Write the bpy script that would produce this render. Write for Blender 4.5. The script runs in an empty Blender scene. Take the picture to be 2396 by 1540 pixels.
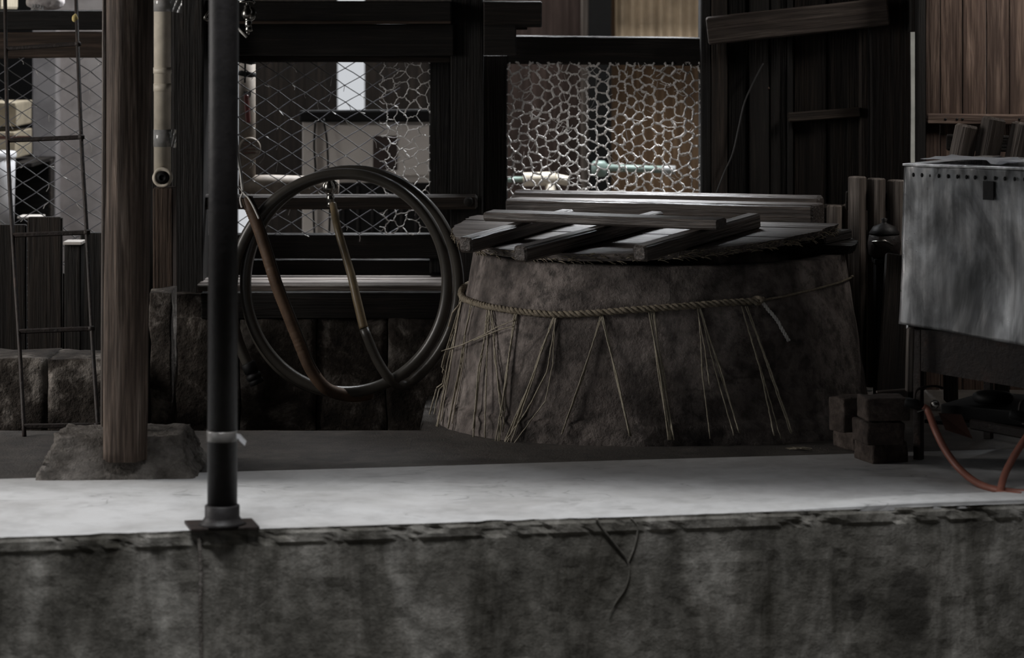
import bpy, bmesh, math, random
from mathutils import Vector, Matrix, noise
random.seed(7)
R = math.radians
C = bpy.context.scene.collection
V = Vector

# ------------------------------------------------------------------ camera, sky, light, exposure
F, HOR, CX, CH = 6000.0, 45.0, 1198.0, 1.2        # focal length in px, horizon row, centre column, eye height
sc = bpy.context.scene
cd = bpy.data.cameras.new('camera'); cam = bpy.data.objects.new('camera', cd); C.objects.link(cam)
cam.location = (0, 0, CH); cam.rotation_euler = (R(90), 0, 0)
cd.sensor_width = 36.0; cd.lens = F * 36.0 / 2396.0
cd.shift_y = -(770.0 - HOR) / 2396.0
cd.clip_end = 200
cd.dof.use_dof = True; cd.dof.focus_distance = 7.55; cd.dof.aperture_fstop = 3.2
sc.camera = cam
sc.view_settings.view_transform = 'Standard'; sc.view_settings.look = 'None'
sc.view_settings.exposure = 0.0; sc.view_settings.gamma = 1.0
sc.view_settings.use_curve_mapping = False

w = bpy.data.worlds.new('overcast_sky'); sc.world = w; w.use_nodes = True
bg = w.node_tree.nodes['Background']
bg.inputs['Color'].default_value = (0.93, 0.96, 1.0, 1); bg.inputs['Strength'].default_value = 0.62

def area(name, loc, target, sx, sy, power, col=(1, 1, 1), spread=180):
    l = bpy.data.lights.new(name, 'AREA'); l.shape = 'RECTANGLE'; l.size = sx; l.size_y = sy
    l.energy = power; l.color = col; l.spread = R(spread)
    o = bpy.data.objects.new(name, l); C.objects.link(o); o.location = loc
    d = V(target) - V(loc); o.rotation_euler = d.to_track_quat('-Z', 'Y').to_euler()
    return o
# daylight falling into the alley before the platform, through the left side door and into the passage behind
area('alley_daylight', (-0.9, 4.15, 7.0), (-0.5, 6.2, 0), 3.2, 0.5, 58, (0.97, 0.98, 1.0), 60)
area('side_door_daylight', (-3.6, 7.0, 1.5), (0.3, 7.5, 0.3), 1.1, 1.5, 27, (1.0, 0.96, 0.92), 120)
area('right_wall_fill', (2.15, 7.75, 2.0), (1.72, 8.3, 1.2), 0.4, 0.5, 6.5, (1.0, 0.95, 0.9), 80)  # added fill for the right board wall; no window stands there
area('passage_daylight', (0.3, 9.7, 3.0), (0.3, 7.8, 0.5), 3.0, 0.8, 200, (0.93, 0.96, 1.0), 110)
area('passage_skylight', (0.2, 9.9, 3.6), (0.4, 10.6, 0), 4.5, 1.2, 60, (1.0, 0.98, 0.95), 140)

# ------------------------------------------------------------------ helpers
def P(px, py, Y): return V(((px - CX) / F * Y, Y, CH - (py - HOR) / F * Y))
def FL(px, py, z=0.0):
    Y = (CH - z) * F / (py - HOR); return V(((px - CX) / F * Y, Y, z))
LOC = {}
def thing(name, label, cat, loc=(0, 0, 0), group=None):
    o = bpy.data.objects.new(name, None); C.objects.link(o); o.empty_display_size = 0.1
    o.location = loc; LOC[o.name] = V(loc); o['label'] = label; o['category'] = cat
    if group: o['group'] = group
    return o
def struct(name, label=None, loc=(0, 0, 0)):
    o = bpy.data.objects.new(name, None); C.objects.link(o); o.location = loc; LOC[o.name] = V(loc)
    o['kind'] = 'structure'
    if label: o['label'] = label
    return o
def origin(o):
    p = V((0, 0, 0))
    while o is not None: p = p + LOC.get(o.name, V((0, 0, 0))); o = o.parent
    return p
def obj(name, bm, mat, parent=None, smooth=False, mats=None):
    """bm in world space -> one mesh object; a part is stored relative to its thing"""
    if parent is not None: off = origin(parent)
    else:
        vs = [v.co for v in bm.verts]
        off = V(((min(v.x for v in vs) + max(v.x for v in vs)) / 2, (min(v.y for v in vs) + max(v.y for v in vs)) / 2, min(v.z for v in vs)))
    bmesh.ops.translate(bm, verts=bm.verts, vec=-off)
    bmesh.ops.recalc_face_normals(bm, faces=bm.faces)
    me = bpy.data.meshes.new(name); bm.to_mesh(me); bm.free()
    for m in (mats or [mat]): me.materials.append(m)
    if smooth:
        for p in me.polygons: p.use_smooth = True
    o = bpy.data.objects.new(name, me); C.objects.link(o)
    if parent is not None: o.parent = parent; LOC[o.name] = V((0, 0, 0))
    else: o.location = off; LOC[o.name] = off
    return o
def tag(o, label=None, cat=None, group=None, kind=None):
    for k, v in (('label', label), ('category', cat), ('group', group), ('kind', kind)):
        if v: o[k] = v
    return o
def sub(parent_o, child):   # child mesh is already world-shifted by its ancestor
    return child

def beam_bm(L, w, h, nseg=None, jit=0.0, bev=0.004, seed=0.0, taper=0.0):
    """chamfered board along local X, centred"""
    bm = bmesh.new(); nseg = nseg or max(2, min(14, int(L / 0.09)))
    b = min(bev, w * .3, h * .3); hw, hh = w / 2, h / 2
    prof = [(-hw + b, -hh), (hw - b, -hh), (hw, -hh + b), (hw, hh - b), (hw - b, hh), (-hw + b, hh), (-hw, hh - b), (-hw, -hh + b)]
    rings = []
    xs = [-L / 2, -L / 2 + b] + [-L / 2 + L * i / nseg for i in range(1, nseg)] + [L / 2 - b, L / 2]
    for k, x in enumerate(xs):
        s = 1 - (2 * b / max(w, h) if k in (0, len(xs) - 1) else 0)
        n = noise.noise_vector(V((x * 3.1 + seed * 7.3, seed * 3.7, 1.3))) * jit
        ring = []
        for j, (y, z) in enumerate(prof):
            m = noise.noise(V((x * 11 + seed, j * 2.3, seed * 1.7))) * jit * .7
            ring.append(bm.verts.new((x, y * (s + m / w) + n.y, z * (s + m / h) + n.z)))
        rings.append(ring)
    for a, c in zip(rings, rings[1:]):
        for j in range(8): bm.faces.new((a[j], a[(j + 1) % 8], c[(j + 1) % 8], c[j]))
    bm.faces.new(rings[0][::-1]); bm.faces.new(rings[-1])
    return bm
_sd = [0]
def stick(name, p0, p1, w, h, mat, parent=None, up=(0, 0, 1), jit=0.0, bev=0.004, nseg=None):
    """board from p0 to p1 (centre line), width w across, height h along up; own local frame so grain runs along it"""
    p0, p1 = V(p0), V(p1); x = (p1 - p0); L = x.length; x.normalize()
    upv = V(up); y = upv.cross(x)
    if y.length < 1e-4: y = V((0, 1, 0)).cross(x)
    y.normalize(); z = x.cross(y)
    _sd[0] += 1
    bm = beam_bm(L, w, h, nseg, jit, bev, _sd[0] * 1.37)
    bmesh.ops.recalc_face_normals(bm, faces=bm.faces)
    me = bpy.data.meshes.new(name); bm.to_mesh(me); bm.free(); me.materials.append(mat)
    o = bpy.data.objects.new(name, me); C.objects.link(o)
    mid = (p0 + p1) / 2 - (origin(parent) if parent is not None else V((0, 0, 0)))
    M = Matrix((x, y, z)).transposed().to_4x4(); M.translation = mid
    o.matrix_basis = M
    if parent is not None: o.parent = parent
    return o
def vpost(name, x0, x1, y0, y1, Y, th, mat, parent=None, **k):
    """upright board covering pixel columns x0..x1, rows y0..y1, front face at depth Y, thickness th"""
    a, b = P((x0 + x1) / 2, y1, Y), P((x0 + x1) / 2, y0, Y); a.y += th / 2; b.y += th / 2
    return stick(name, a, b, (x1 - x0) * Y / F, th, mat, parent, up=(0, -1, 0), **k)
def hbeam(name, x0, x1, y0, y1, Y, th, mat, parent=None, dy=0.0, **k):
    """level board covering pixel columns x0..x1, rows y0..y1 (dy: right end lower by dy px)"""
    a, b = P(x0, (y0 + y1) / 2, Y), P(x1, (y0 + y1) / 2 + dy, Y); a.y += th / 2; b.y += th / 2
    return stick(name, a, b, th, (y1 - y0) * Y / F, mat, parent, up=(0, 0, 1), **k)
def box_bm(lo, hi, bev=0.0, bm=None):
    bm = bm or bmesh.new()
    r = bmesh.ops.create_cube(bm, size=1)
    vs = r['verts']; lo, hi = V(lo), V(hi)
    for v in vs: v.co = V([(lo[i] + hi[i]) / 2 + v.co[i] * (hi[i] - lo[i]) for i in range(3)])
    if bev:
        es = list({e for v in vs for e in v.link_edges})
        bmesh.ops.bevel(bm, geom=es, offset=bev, segments=2, affect='EDGES', profile=.6)
    return bm
def catmull(pts, n=8):
    pts = [V(p) for p in pts]; out = []
    for i in range(len(pts) - 1):
        p0 = pts[max(i - 1, 0)]; p1 = pts[i]; p2 = pts[i + 1]; p3 = pts[min(i + 2, len(pts) - 1)]
        for k in range(n):
            t = k / n
            out.append(.5 * ((2 * p1) + (p2 - p0) * t + (2 * p0 - 5 * p1 + 4 * p2 - p3) * t * t + (3 * p1 - p0 - 3 * p2 + p3) * t ** 3))
    out.append(pts[-1]); return out
def tube(bm, pts, r, seg=10, cap=True, rf=None, flat=None):
    pts = [V(p) for p in pts]; n = len(pts); rings = []
    t0 = (pts[1] - pts[0]).normalized(); a = t0.orthogonal().normalized() if flat is None else V(flat)
    for i, p in enumerate(pts):
        t = (pts[min(i + 1, n - 1)] - pts[max(i - 1, 0)])
        if t.length < 1e-9: t = t0
        t.normalize(); a = (a - t * a.dot(t)); a = a.normalized() if a.length > 1e-6 else t.orthogonal().normalized()
        b = t.cross(a); rr = r * (rf(i / (n - 1)) if rf else 1)
        rings.append([bm.verts.new(p + (a * math.cos(2 * math.pi * k / seg) + b * math.sin(2 * math.pi * k / seg)) * rr) for k in range(seg)])
    for A, B in zip(rings, rings[1:]):
        for k in range(seg): bm.faces.new((A[k], A[(k + 1) % seg], B[(k + 1) % seg], B[k]))
    if cap: bm.faces.new(rings[0][::-1]); bm.faces.new(rings[-1])
    return bm
def lathe(bm, prof, o, axis=(0, 0, 1), seg=24):
    """prof: list of (radius, distance along axis) from o"""
    ax = V(axis).normalized(); a = ax.orthogonal().normalized(); b = ax.cross(a); o = V(o); rings = []
    for r, d in prof:
        r = max(r, 1e-5)
        rings.append([bm.verts.new(o + ax * d + (a * math.cos(2 * math.pi * k / seg) + b * math.sin(2 * math.pi * k / seg)) * r) for k in range(seg)])
    for A, B in zip(rings, rings[1:]):
        for k in range(seg): bm.faces.new((A[k], A[(k + 1) % seg], B[(k + 1) % seg], B[k]))
    bm.faces.new(rings[0][::-1]); bm.faces.new(rings[-1])
    return bm

# ------------------------------------------------------------------ materials
def mk(name):
    m = bpy.data.materials.new(name); m.use_nodes = True; nt = m.node_tree
    return m, nt, nt.nodes['Principled BSDF']
def ramp(nt, fac, stops):
    r = nt.nodes.new('ShaderNodeValToRGB'); nt.links.new(fac, r.inputs[0])
    el = r.color_ramp.elements
    while len(el) < len(stops): el.new(.5)
    for e, (p, c) in zip(el, stops): e.position = p; e.color = (*c, 1)
    return r.outputs[0]
def nz(nt, vec, scale, detail=5, rough=.6, dist=0):
    n = nt.nodes.new('ShaderNodeTexNoise'); n.inputs['Scale'].default_value = scale; n.inputs['Detail'].default_value = detail
    n.inputs['Roughness'].default_value = rough; n.inputs['Distortion'].default_value = dist
    if vec is not None: nt.links.new(vec, n.inputs['Vector'])
    return n.outputs['Fac']
def mapping(nt, scale, rnd=True):
    tc = nt.nodes.new('ShaderNodeTexCoord'); mp = nt.nodes.new('ShaderNodeMapping'); mp.inputs['Scale'].default_value = scale
    nt.links.new(tc.outputs['Object'], mp.inputs['Vector'])
    if rnd:
        oi = nt.nodes.new('ShaderNodeObjectInfo'); mu = nt.nodes.new('ShaderNodeMath'); mu.operation = 'MULTIPLY'; mu.inputs[1].default_value = 37.0
        nt.links.new(oi.outputs['Random'], mu.inputs[0]); nt.links.new(mu.outputs[0], mp.inputs['Location'])
    return mp.outputs[0]
def mixc(nt, f, a, b, mode='MIX'):
    n = nt.nodes.new('ShaderNodeMix'); n.data_type = 'RGBA'; n.blend_type = mode
    for s, v in ((n.inputs[0], f), (n.inputs[6], a), (n.inputs[7], b)):
        if hasattr(v, 'is_output'): nt.links.new(v, s)
        elif isinstance(v, (int, float)): s.default_value = v
        else: s.default_value = (*v, 1)
    return n.outputs[2]
def bump(nt, bs, h, strength, dist=0.01):
    b = nt.nodes.new('ShaderNodeBump'); b.inputs['Strength'].default_value = strength; b.inputs['Distance'].default_value = dist
    nt.links.new(h, b.inputs['Height']); nt.links.new(b.outputs[0], bs.inputs['Normal'])
def wood(name, dark, mid, light, rough=.75, grain=1.0, vary=.5, spec=.3):
    """grain along local X"""
    m, nt, bs = mk(name)
    v = mapping(nt, (1.3, 16 * grain, 16 * grain)); n1 = nz(nt, v, 2.2, 7, .65, .7)
    v2 = mapping(nt, (3, 110 * grain, 110 * grain)); n2 = nz(nt, v2, 1.5, 3, .6, .2)
    wv = nt.nodes.new('ShaderNodeTexWave'); wv.wave_type = 'RINGS'; wv.rings_direction = 'X'
    wv.inputs['Scale'].default_value = 1.0; wv.inputs['Distortion'].default_value = 5; wv.inputs['Detail'].default_value = 2
    vw = mapping(nt, (1.5, 14 * grain, 14 * grain)); nt.links.new(vw, wv.inputs['Vector'])
    col = ramp(nt, n1, [(.3, dark), (.52, mid), (.75, light)])
    col = mixc(nt, .45, col, ramp(nt, wv.outputs['Fac'], [(.0, dark), (.6, mid)]), 'MULTIPLY') if False else mixc(nt, ramp(nt, wv.outputs['Fac'], [(.25, (.55,) * 3), (.6, (0,) * 3)]), col, dark)
    col = mixc(nt, ramp(nt, n2, [(.40, (.9,) * 3), (.56, (0,) * 3)]), col, dark)
    oi = nt.nodes.new('ShaderNodeObjectInfo'); mr = nt.nodes.new('ShaderNodeMapRange')
    mr.inputs[3].default_value = 1 - vary; mr.inputs[4].default_value = 1 + vary * .6; nt.links.new(oi.outputs['Random'], mr.inputs[0])
    hs = nt.nodes.new('ShaderNodeHueSaturation'); nt.links.new(mr.outputs[0], hs.inputs['Value']); nt.links.new(col, hs.inputs['Color'])
    nt.links.new(hs.outputs[0], bs.inputs['Base Color'])
    bs.inputs['Roughness'].default_value = rough; bs.inputs['Specular IOR Level'].default_value = spec
    ad = nt.nodes.new('ShaderNodeMath'); ad.operation = 'ADD'; nt.links.new(n1, ad.inputs[0]); nt.links.new(n2, ad.inputs[1])
    bump(nt, bs, ad.outputs[0], .8, .006)
    return m
def rough_mat(name, stops, scale=6, rough=.9, bscale=60, bstr=.4, streak=None, spec=.3, bdist=.006, metallic=0, fine=.35, crack=None, speck=None):
    m, nt, bs = mk(name)
    v = mapping(nt, streak or (1, 1, 1)); n1 = nz(nt, v, scale, 8, .68, .4)
    v2 = mapping(nt, (1, 1, 1)); n2 = nz(nt, v2, bscale, 5, .7); n3 = nz(nt, v2, scale * 4.3, 4, .6)
    col = ramp(nt, n1, stops)
    dk = tuple(c * .35 for c in stops[0][1])
    col = mixc(nt, ramp(nt, n3, [(.36, (fine,) * 3), (.55, (0,) * 3)]), col, dk)
    if crack:      # thin wandering crack and scratch lines
        vc = mapping(nt, crack[0], False); nc = nz(nt, vc, crack[1], 3, .5, .6); nm = nz(nt, mapping(nt, (1, 1, 1), False), crack[1] * .6, 2)
        line = ramp(nt, nc, [(.488, (0,) * 3), (.499, (1,) * 3), (.51, (0,) * 3)]); msk = ramp(nt, nm, [(.5, (0,) * 3), (.58, (crack[2],) * 3)])
        col = mixc(nt, mixc(nt, 1.0, line, msk, 'MULTIPLY'), col, tuple(c * .25 for c in stops[0][1]))
    if speck:
        ns = nz(nt, mapping(nt, (1, 1, 1), False), speck[0], 3, .7); nm = nz(nt, mapping(nt, (1, 1, .7), False), speck[1], 3, .6)
        col = mixc(nt, mixc(nt, 1.0, ramp(nt, ns, [(.36, (1,) * 3), (.46, (0,) * 3)]), ramp(nt, nm, [(.45, (0,) * 3), (.62, (.5,) * 3)]), 'MULTIPLY'), col, tuple(c * .25 for c in stops[0][1]))
    nt.links.new(col, bs.inputs['Base Color']); bs.inputs['Roughness'].default_value = rough
    bs.inputs['Specular IOR Level'].default_value = spec; bs.inputs['Metallic'].default_value = metallic
    ad = nt.nodes.new('ShaderNodeMath'); ad.operation = 'ADD'; nt.links.new(n2, ad.inputs[0]); nt.links.new(n3, ad.inputs[1])
    bump(nt, bs, ad.outputs[0], bstr, bdist)
    return m
def plain(name, col, rough=.5, metallic=0.0, spec=.5, var=.15, scale=25, trans=0.0, alpha=1.0):
    m, nt, bs = mk(name)
    v = mapping(nt, (1, 1, 1)); n = nz(nt, v, scale, 5)
    c = ramp(nt, n, [(.3, tuple(x * (1 - var) for x in col)), (.7, tuple(min(1, x * (1 + var)) for x in col))])
    nt.links.new(c, bs.inputs['Base Color']); bs.inputs['Roughness'].default_value = rough; bs.inputs['Metallic'].default_value = metallic
    bs.inputs['Specular IOR Level'].default_value = spec; bs.inputs['Transmission Weight'].default_value = trans; bs.inputs['Alpha'].default_value = alpha
    bump(nt, bs, n, .15, .003)
    return m

MW = {
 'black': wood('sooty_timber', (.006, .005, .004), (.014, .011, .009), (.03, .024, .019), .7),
 'dark': wood('dark_timber', (.012, .009, .007), (.03, .022, .017), (.06, .045, .034), .75),
 'brown': wood('brown_timber', (.03, .02, .014), (.075, .05, .036), (.14, .1, .072), .8, .8),
 'log': wood('old_log', (.04, .028, .021), (.16, .118, .092), (.36, .29, .24), .8, .9, 0.0),
 'grey': wood('weathered_timber', (.07, .055, .045), (.17, .14, .12), (.3, .26, .23), .7, .9, .2, .5),
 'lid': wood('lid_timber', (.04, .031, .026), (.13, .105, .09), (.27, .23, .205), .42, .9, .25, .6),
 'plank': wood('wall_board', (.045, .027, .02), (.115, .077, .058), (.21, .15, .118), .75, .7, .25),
 'plank2': wood('dark_red_board', (.03, .019, .015), (.06, .04, .034), (.09, .063, .052), .8, .6, .2),  # darker reddish brown boards left of the passage post
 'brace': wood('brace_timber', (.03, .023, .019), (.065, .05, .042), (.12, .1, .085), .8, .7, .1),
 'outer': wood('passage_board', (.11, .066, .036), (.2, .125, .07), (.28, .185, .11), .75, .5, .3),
}
def face_mat(*a):
    m = rough_mat(*a); nt = m.node_tree; bs = nt.nodes['Principled BSDF']
    col = bs.inputs['Base Color'].links[0].from_socket
    tc = nt.nodes.new('ShaderNodeTexCoord'); n = nz(nt, mapping(nt, (1, 1, 1), False), 9, 4)
    for cx, cz, rx, rz in ((.965, -.235, .066, .10), (.845, -.235, .025, .045)):        # old damp stains
        mp = nt.nodes.new('ShaderNodeMapping'); mp.inputs['Scale'].default_value = (1 / rx, 0, 1 / rz); mp.inputs['Location'].default_value = (-cx / rx, 0, -cz / rz)
        nt.links.new(tc.outputs['Object'], mp.inputs['Vector'])
        ln = nt.nodes.new('ShaderNodeVectorMath'); ln.operation = 'LENGTH'; nt.links.new(mp.outputs[0], ln.inputs[0])
        ad = nt.nodes.new('ShaderNodeMath'); ad.operation = 'ADD'; nt.links.new(ln.outputs['Value'], ad.inputs[0]); nt.links.new(n, ad.inputs[1])
        hf = nt.nodes.new('ShaderNodeMath'); hf.operation = 'MULTIPLY'; hf.inputs[1].default_value = .5; nt.links.new(ad.outputs[0], hf.inputs[0])
        col = mixc(nt, ramp(nt, hf.outputs[0], [(.62, (.75,) * 3), (.74, (0,) * 3)]), col, (.04, .037, .032))
    nt.links.new(col, bs.inputs['Base Color'])
    return m
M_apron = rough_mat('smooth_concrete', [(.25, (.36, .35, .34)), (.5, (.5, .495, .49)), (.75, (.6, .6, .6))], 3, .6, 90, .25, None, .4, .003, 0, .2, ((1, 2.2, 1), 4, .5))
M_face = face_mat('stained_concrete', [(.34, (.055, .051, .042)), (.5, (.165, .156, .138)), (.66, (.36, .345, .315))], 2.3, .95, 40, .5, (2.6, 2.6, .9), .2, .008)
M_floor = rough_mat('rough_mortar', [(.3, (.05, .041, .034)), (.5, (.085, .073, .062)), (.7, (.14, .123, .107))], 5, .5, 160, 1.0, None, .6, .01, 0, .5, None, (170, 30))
M_vat = rough_mat('clay_plaster', [(.34, (.055, .045, .04)), (.5, (.165, .138, .125)), (.64, (.32, .275, .25))], 5.5, .75, 70, .9, (1, 1, .65), .35, .008, 0, .6, ((1, 1, .6), 3, .6), (38, 3.5))
M_stone = rough_mat('foundation_stone', [(.36, (.018, .014, .011)), (.52, (.06, .05, .042)), (.66, (.3, .27, .24))], 8, .9, 50, .8, None, .25, .01)
M_pad = rough_mat('mortar_pad', [(.3, (.08, .07, .06)), (.5, (.19, .172, .155)), (.7, (.32, .295, .27))], 10, .95, 70, 1.0, None, .2, .012)
M_brick = rough_mat('old_brick', [(.3, (.03, .023, .019)), (.5, (.07, .054, .046)), (.7, (.13, .105, .09))], 14, .95, 70, .8)
M_iron = rough_mat('rusty_iron', [(.35, (.012, .009, .008)), (.6, (.03, .02, .016)), (.8, (.09, .045, .03))], 14, .6, 90, .4, None, .4)
M_pipe = rough_mat('painted_steel', [(.3, (.012, .011, .011)), (.6, (.02, .018, .018)), (.85, (.036, .03, .027))], 8, .5, 60, .2, None, .25)
M_pvc = plain('aged_cream_plastic', (.62, .56, .46), .5, 0, .4, .12)
M_pvc_dim = plain('dimmed_cream_plastic', (.15, .125, .1), .6, 0, .25, .35)  # darkened copy of the cream plastic; dimmer light put into its colour
M_pale = rough_mat('pale_render', [(.3, (.5, .46, .45)), (.5, (.6, .56, .55)), (.7, (.68, .65, .64))], 2, .9, 30, .2)
M_lilac = rough_mat('lilac_render', [(.3, (.4, .38, .39)), (.7, (.52, .5, .51))], 2, .9, 30, .2)
M_black = plain('black_paint', (.006, .006, .006), .6, 0, .2)
M_white = plain('white_enamel', (.58, .54, .5), .5, 0, .4, .08, 6)
M_bucket = plain('white_plastic', (.75, .75, .77), .4, 0, .4, .1)
M_beige = plain('beige_card', (.42, .36, .26), .8)
M_wire = plain('dark_wire', (.05, .05, .05), .5, .4)
M_glint = plain('glint_wire', (.3, .3, .33), .4, .7)  # glint put into the colour of the wires running one way
M_dust = plain('dusty_wire', (.62, .6, .58), .95, 0, .1, .3, 90)
M_rope = rough_mat('straw_rope', [(.3, (.17, .14, .1)), (.6, (.33, .28, .21)), (.8, (.48, .42, .32))], 40, .9, 200, .6)
M_straw = rough_mat('dry_straw', [(.3, (.27, .235, .175)), (.6, (.46, .41, .32)), (.8, (.62, .56, .46))], 30, .7, 150, .3)
M_cord = plain('white_cord', (.6, .58, .55), .7)
M_hose = plain('grey_hose', (.05, .045, .038), .33, 0, .5, .2, 12)
M_hosetan = plain('clear_aged_hose', (.2, .15, .085), .35, 0, .5, .4, 14)
M_ribbed = rough_mat('ribbed_hose_rubber', [(.3, (.05, .03, .02)), (.7, (.15, .095, .06))], 4, .5, 80, .2)
M_brass = plain('tarnished_chrome', (.28, .27, .25), .25, 1.0, .5, .3, 40)
M_film = plain('clear_film', (.6, .6, .6), .12, 0, .8, .2, 30, .55)
M_red = plain('red_lever', (.09, .018, .014), .5)
M_yellow = plain('yellow_foam', (.62, .5, .2), .9)
M_gas = plain('orange_rubber_hose', (.25, .095, .066), .45, 0, .4, .12, 30)
M_tag = plain('brown_tag', (.09, .036, .024), .7)
M_darkplate = plain('brown_plate', (.03, .018, .015), .7)
M_tape = plain('clear_tape', (.2, .19, .18), .2, 0, .5, .2, 30, .14)
M_green = plain('green_plastic', (.2, .27, .24), .4)
M_gap = plain('bright_gap_sheet', (.47, .48, .44), .8)
M_curtain = plain('tan_cloth', (.42, .33, .23), .9, 0, .2, .2, 8)
def steel():
    m, nt, bs = mk('stained_steel')
    v = mapping(nt, (1.6, 1.6, .7), False); n = nz(nt, v, 3.2, 7, .65, .8); v2 = mapping(nt, (40, 40, 1.5), False); s = nz(nt, v2, 1.0, 4)
    c = ramp(nt, n, [(.36, (.2, .2, .2)), (.5, (.6, .595, .59)), (.64, (.95, .94, .93))])
    c = mixc(nt, ramp(nt, s, [(.4, (.5,) * 3), (.6, (0,) * 3)]), c, (.13, .13, .13))
    nt.links.new(c, bs.inputs['Base Color']); bs.inputs['Metallic'].default_value = .7
    rr = ramp(nt, n, [(.3, (.42,) * 3), (.7, (.24,) * 3)]); nt.links.new(rr, bs.inputs['Roughness'])
    bump(nt, bs, n, .4, .01)
    return m
M_steel = steel()

# ------------------------------------------------------------------ floor, platform edge, ground
fe = lambda X: 6.117 + 0.1702 * X                      # front edge Y(X)
se = lambda X: 6.90 + 0.17 * X                         # seam between smooth apron and rough floor
flo = struct('floor', 'concrete platform floor, smooth pale apron in front of rough mortar')
def grid(bm, x0, x1, nx, rows):
    g = [[bm.verts.new(f(x0 + (x1 - x0) * i / nx)) for i in range(nx + 1)] for f in rows]
    fs = []
    for a, b in zip(g, g[1:]):
        for i in range(nx): fs.append(bm.faces.new((a[i], a[i + 1], b[i + 1], b[i])))
    return g, fs
EDGE = lambda X: (noise.noise(V((X * 6, 0, 3))) * .012 + noise.noise(V((X * 33, 5, 1))) * .006 + max(0, noise.noise(V((X * 11, 9, 2))) - .25) * .04)
bm = bmesh.new()
N = 420
def apr(t):
    return lambda X: V((X, (fe(X) + max(0, EDGE(X))) * (1 - t) + se(X) * t, .004 + noise.noise(V((X * 2, t * 3, 0))) * .0012))
g, fs = grid(bm, -2.6, 2.6, N, [apr(t) for t in (0, .02, .1, .3, .6, 1)])
for a, b in zip(g[-1], g[-1][1:]):
    d = [bm.verts.new(v.co - V((0, 0, .01))) for v in (b, a)]; bm.faces.new((a, b, d[0], d[1]))
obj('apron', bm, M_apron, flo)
bm = bmesh.new()
def fac(z):
    def f(X):
        e = max(0, EDGE(X)); k = max(0, 1 + z / .03)
        y = fe(X) + e * k + noise.noise(V((X * 5, z * 6, 1))) * .004 + noise.noise(V((X * 30, z * 30, 4))) * .003
        if -.03 < z < -.004: y += max(0, noise.noise(V((X * 13, z * 25, 8))) + noise.noise(V((X * 45, z * 60, 2))) * .5) * .015 - .004
        return V((X, y, z))
    return f
zs = [.004, -.002, -.008, -.014, -.02, -.028, -.036] + [-.036 - .026 * i for i in range(1, 22)]
grid(bm, -2.6, 2.6, N, [fac(z) for z in zs])
obj('platform_face', bm, M_face, flo)
bm = bmesh.new()
def fl(Y):
    return lambda X: V((X, Y if Y > 7 else se(X) - .02, noise.noise(V((X * 4, Y * 4, 0))) * .002))
grid(bm, -4.5, 4.5, 200, [fl(6)] + [fl(7.28 + .02 * i) for i in range(11)])
grid(bm, -.27, 4.5, 100, [fl(7.48 + .1 * i) for i in range(15)])
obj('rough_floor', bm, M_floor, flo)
bm = bmesh.new()
gy = lambda X, z: V((X, 7.482 + noise.noise(V((X * 9, z * 9, 2))) * .006, z))
grid(bm, -4.5, -.255, 160, [lambda X, z=z: gy(X, z) for z in (.001, -.03, -.08, -.14, -.21)] + [lambda X, y=y: V((X, y, -.21)) for y in (7.7, 8.0, 8.8)])
grid(bm, 7.47, 8.8, 30, [lambda Y, z=z: V((-.268 + noise.noise(V((Y * 9, z * 9, 2))) * .005, Y, z)) for z in (.001, -.1, -.21)])
obj('shade_trench', bm, M_stone, flo)  # trench added to make the dark band of shade under the hose
# low screed lip on the right end of the edge
bm = bmesh.new()
def lip(t, z):
    def f(X):
        q = min(1, max(0, (X - .5) / .5)); w_ = .09; return V((X, fe(X) + .004 + w_ * t + noise.noise(V((X * 12, t, 0))) * .003, .002 + (z - .002) * q))
    return f
grid(bm, .45, 2.6, 120, [lip(0, -.004), lip(0.01, .012), lip(.06, .016), lip(.9, .018), lip(1, .014), lip(1.02, .0)])
obj('edge_screed', bm, M_apron, flo)
# mortar seams and crack on the face
bm = bmesh.new()
def facept(px, py, off=.003):
    # pixel on the platform face -> world
    X = 0
    for _ in range(8):
        Y = fe(X); X = (px - CX) / F * Y
    return V((X, fe(X) - off, CH - (py - HOR) / F * Y))
tube(bm, catmull([facept(*p) for p in ((1396, 1214), (1412, 1240), (1440, 1275), (1468, 1312), (1472, 1345), (1462, 1378), (1440, 1410), (1425, 1440))], 6), .0035, 6, rf=lambda t: 1.1 - .7 * t)
tube(bm, catmull([facept(*p) for p in ((1476, 1212), (1492, 1235), (1484, 1280), (1470, 1315))], 6), .0025, 6)
obj('crack', bm, M_face, flo)
bm = bmesh.new()
tube(bm, catmull([facept(*p) for p in ((466, 1258), (470, 1330), (469, 1420), (471, 1540), (470, 1640))], 6), .0045, 6)
obj('mortar_run', bm, M_pad, flo)
bm = bmesh.new()
grid(bm, -12, 12, 4, [lambda X, y=y: V((X, y, -.56)) for y in (-6, 3, 9)])
obj('ground', bm, M_face)['kind'] = 'structure'

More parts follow.
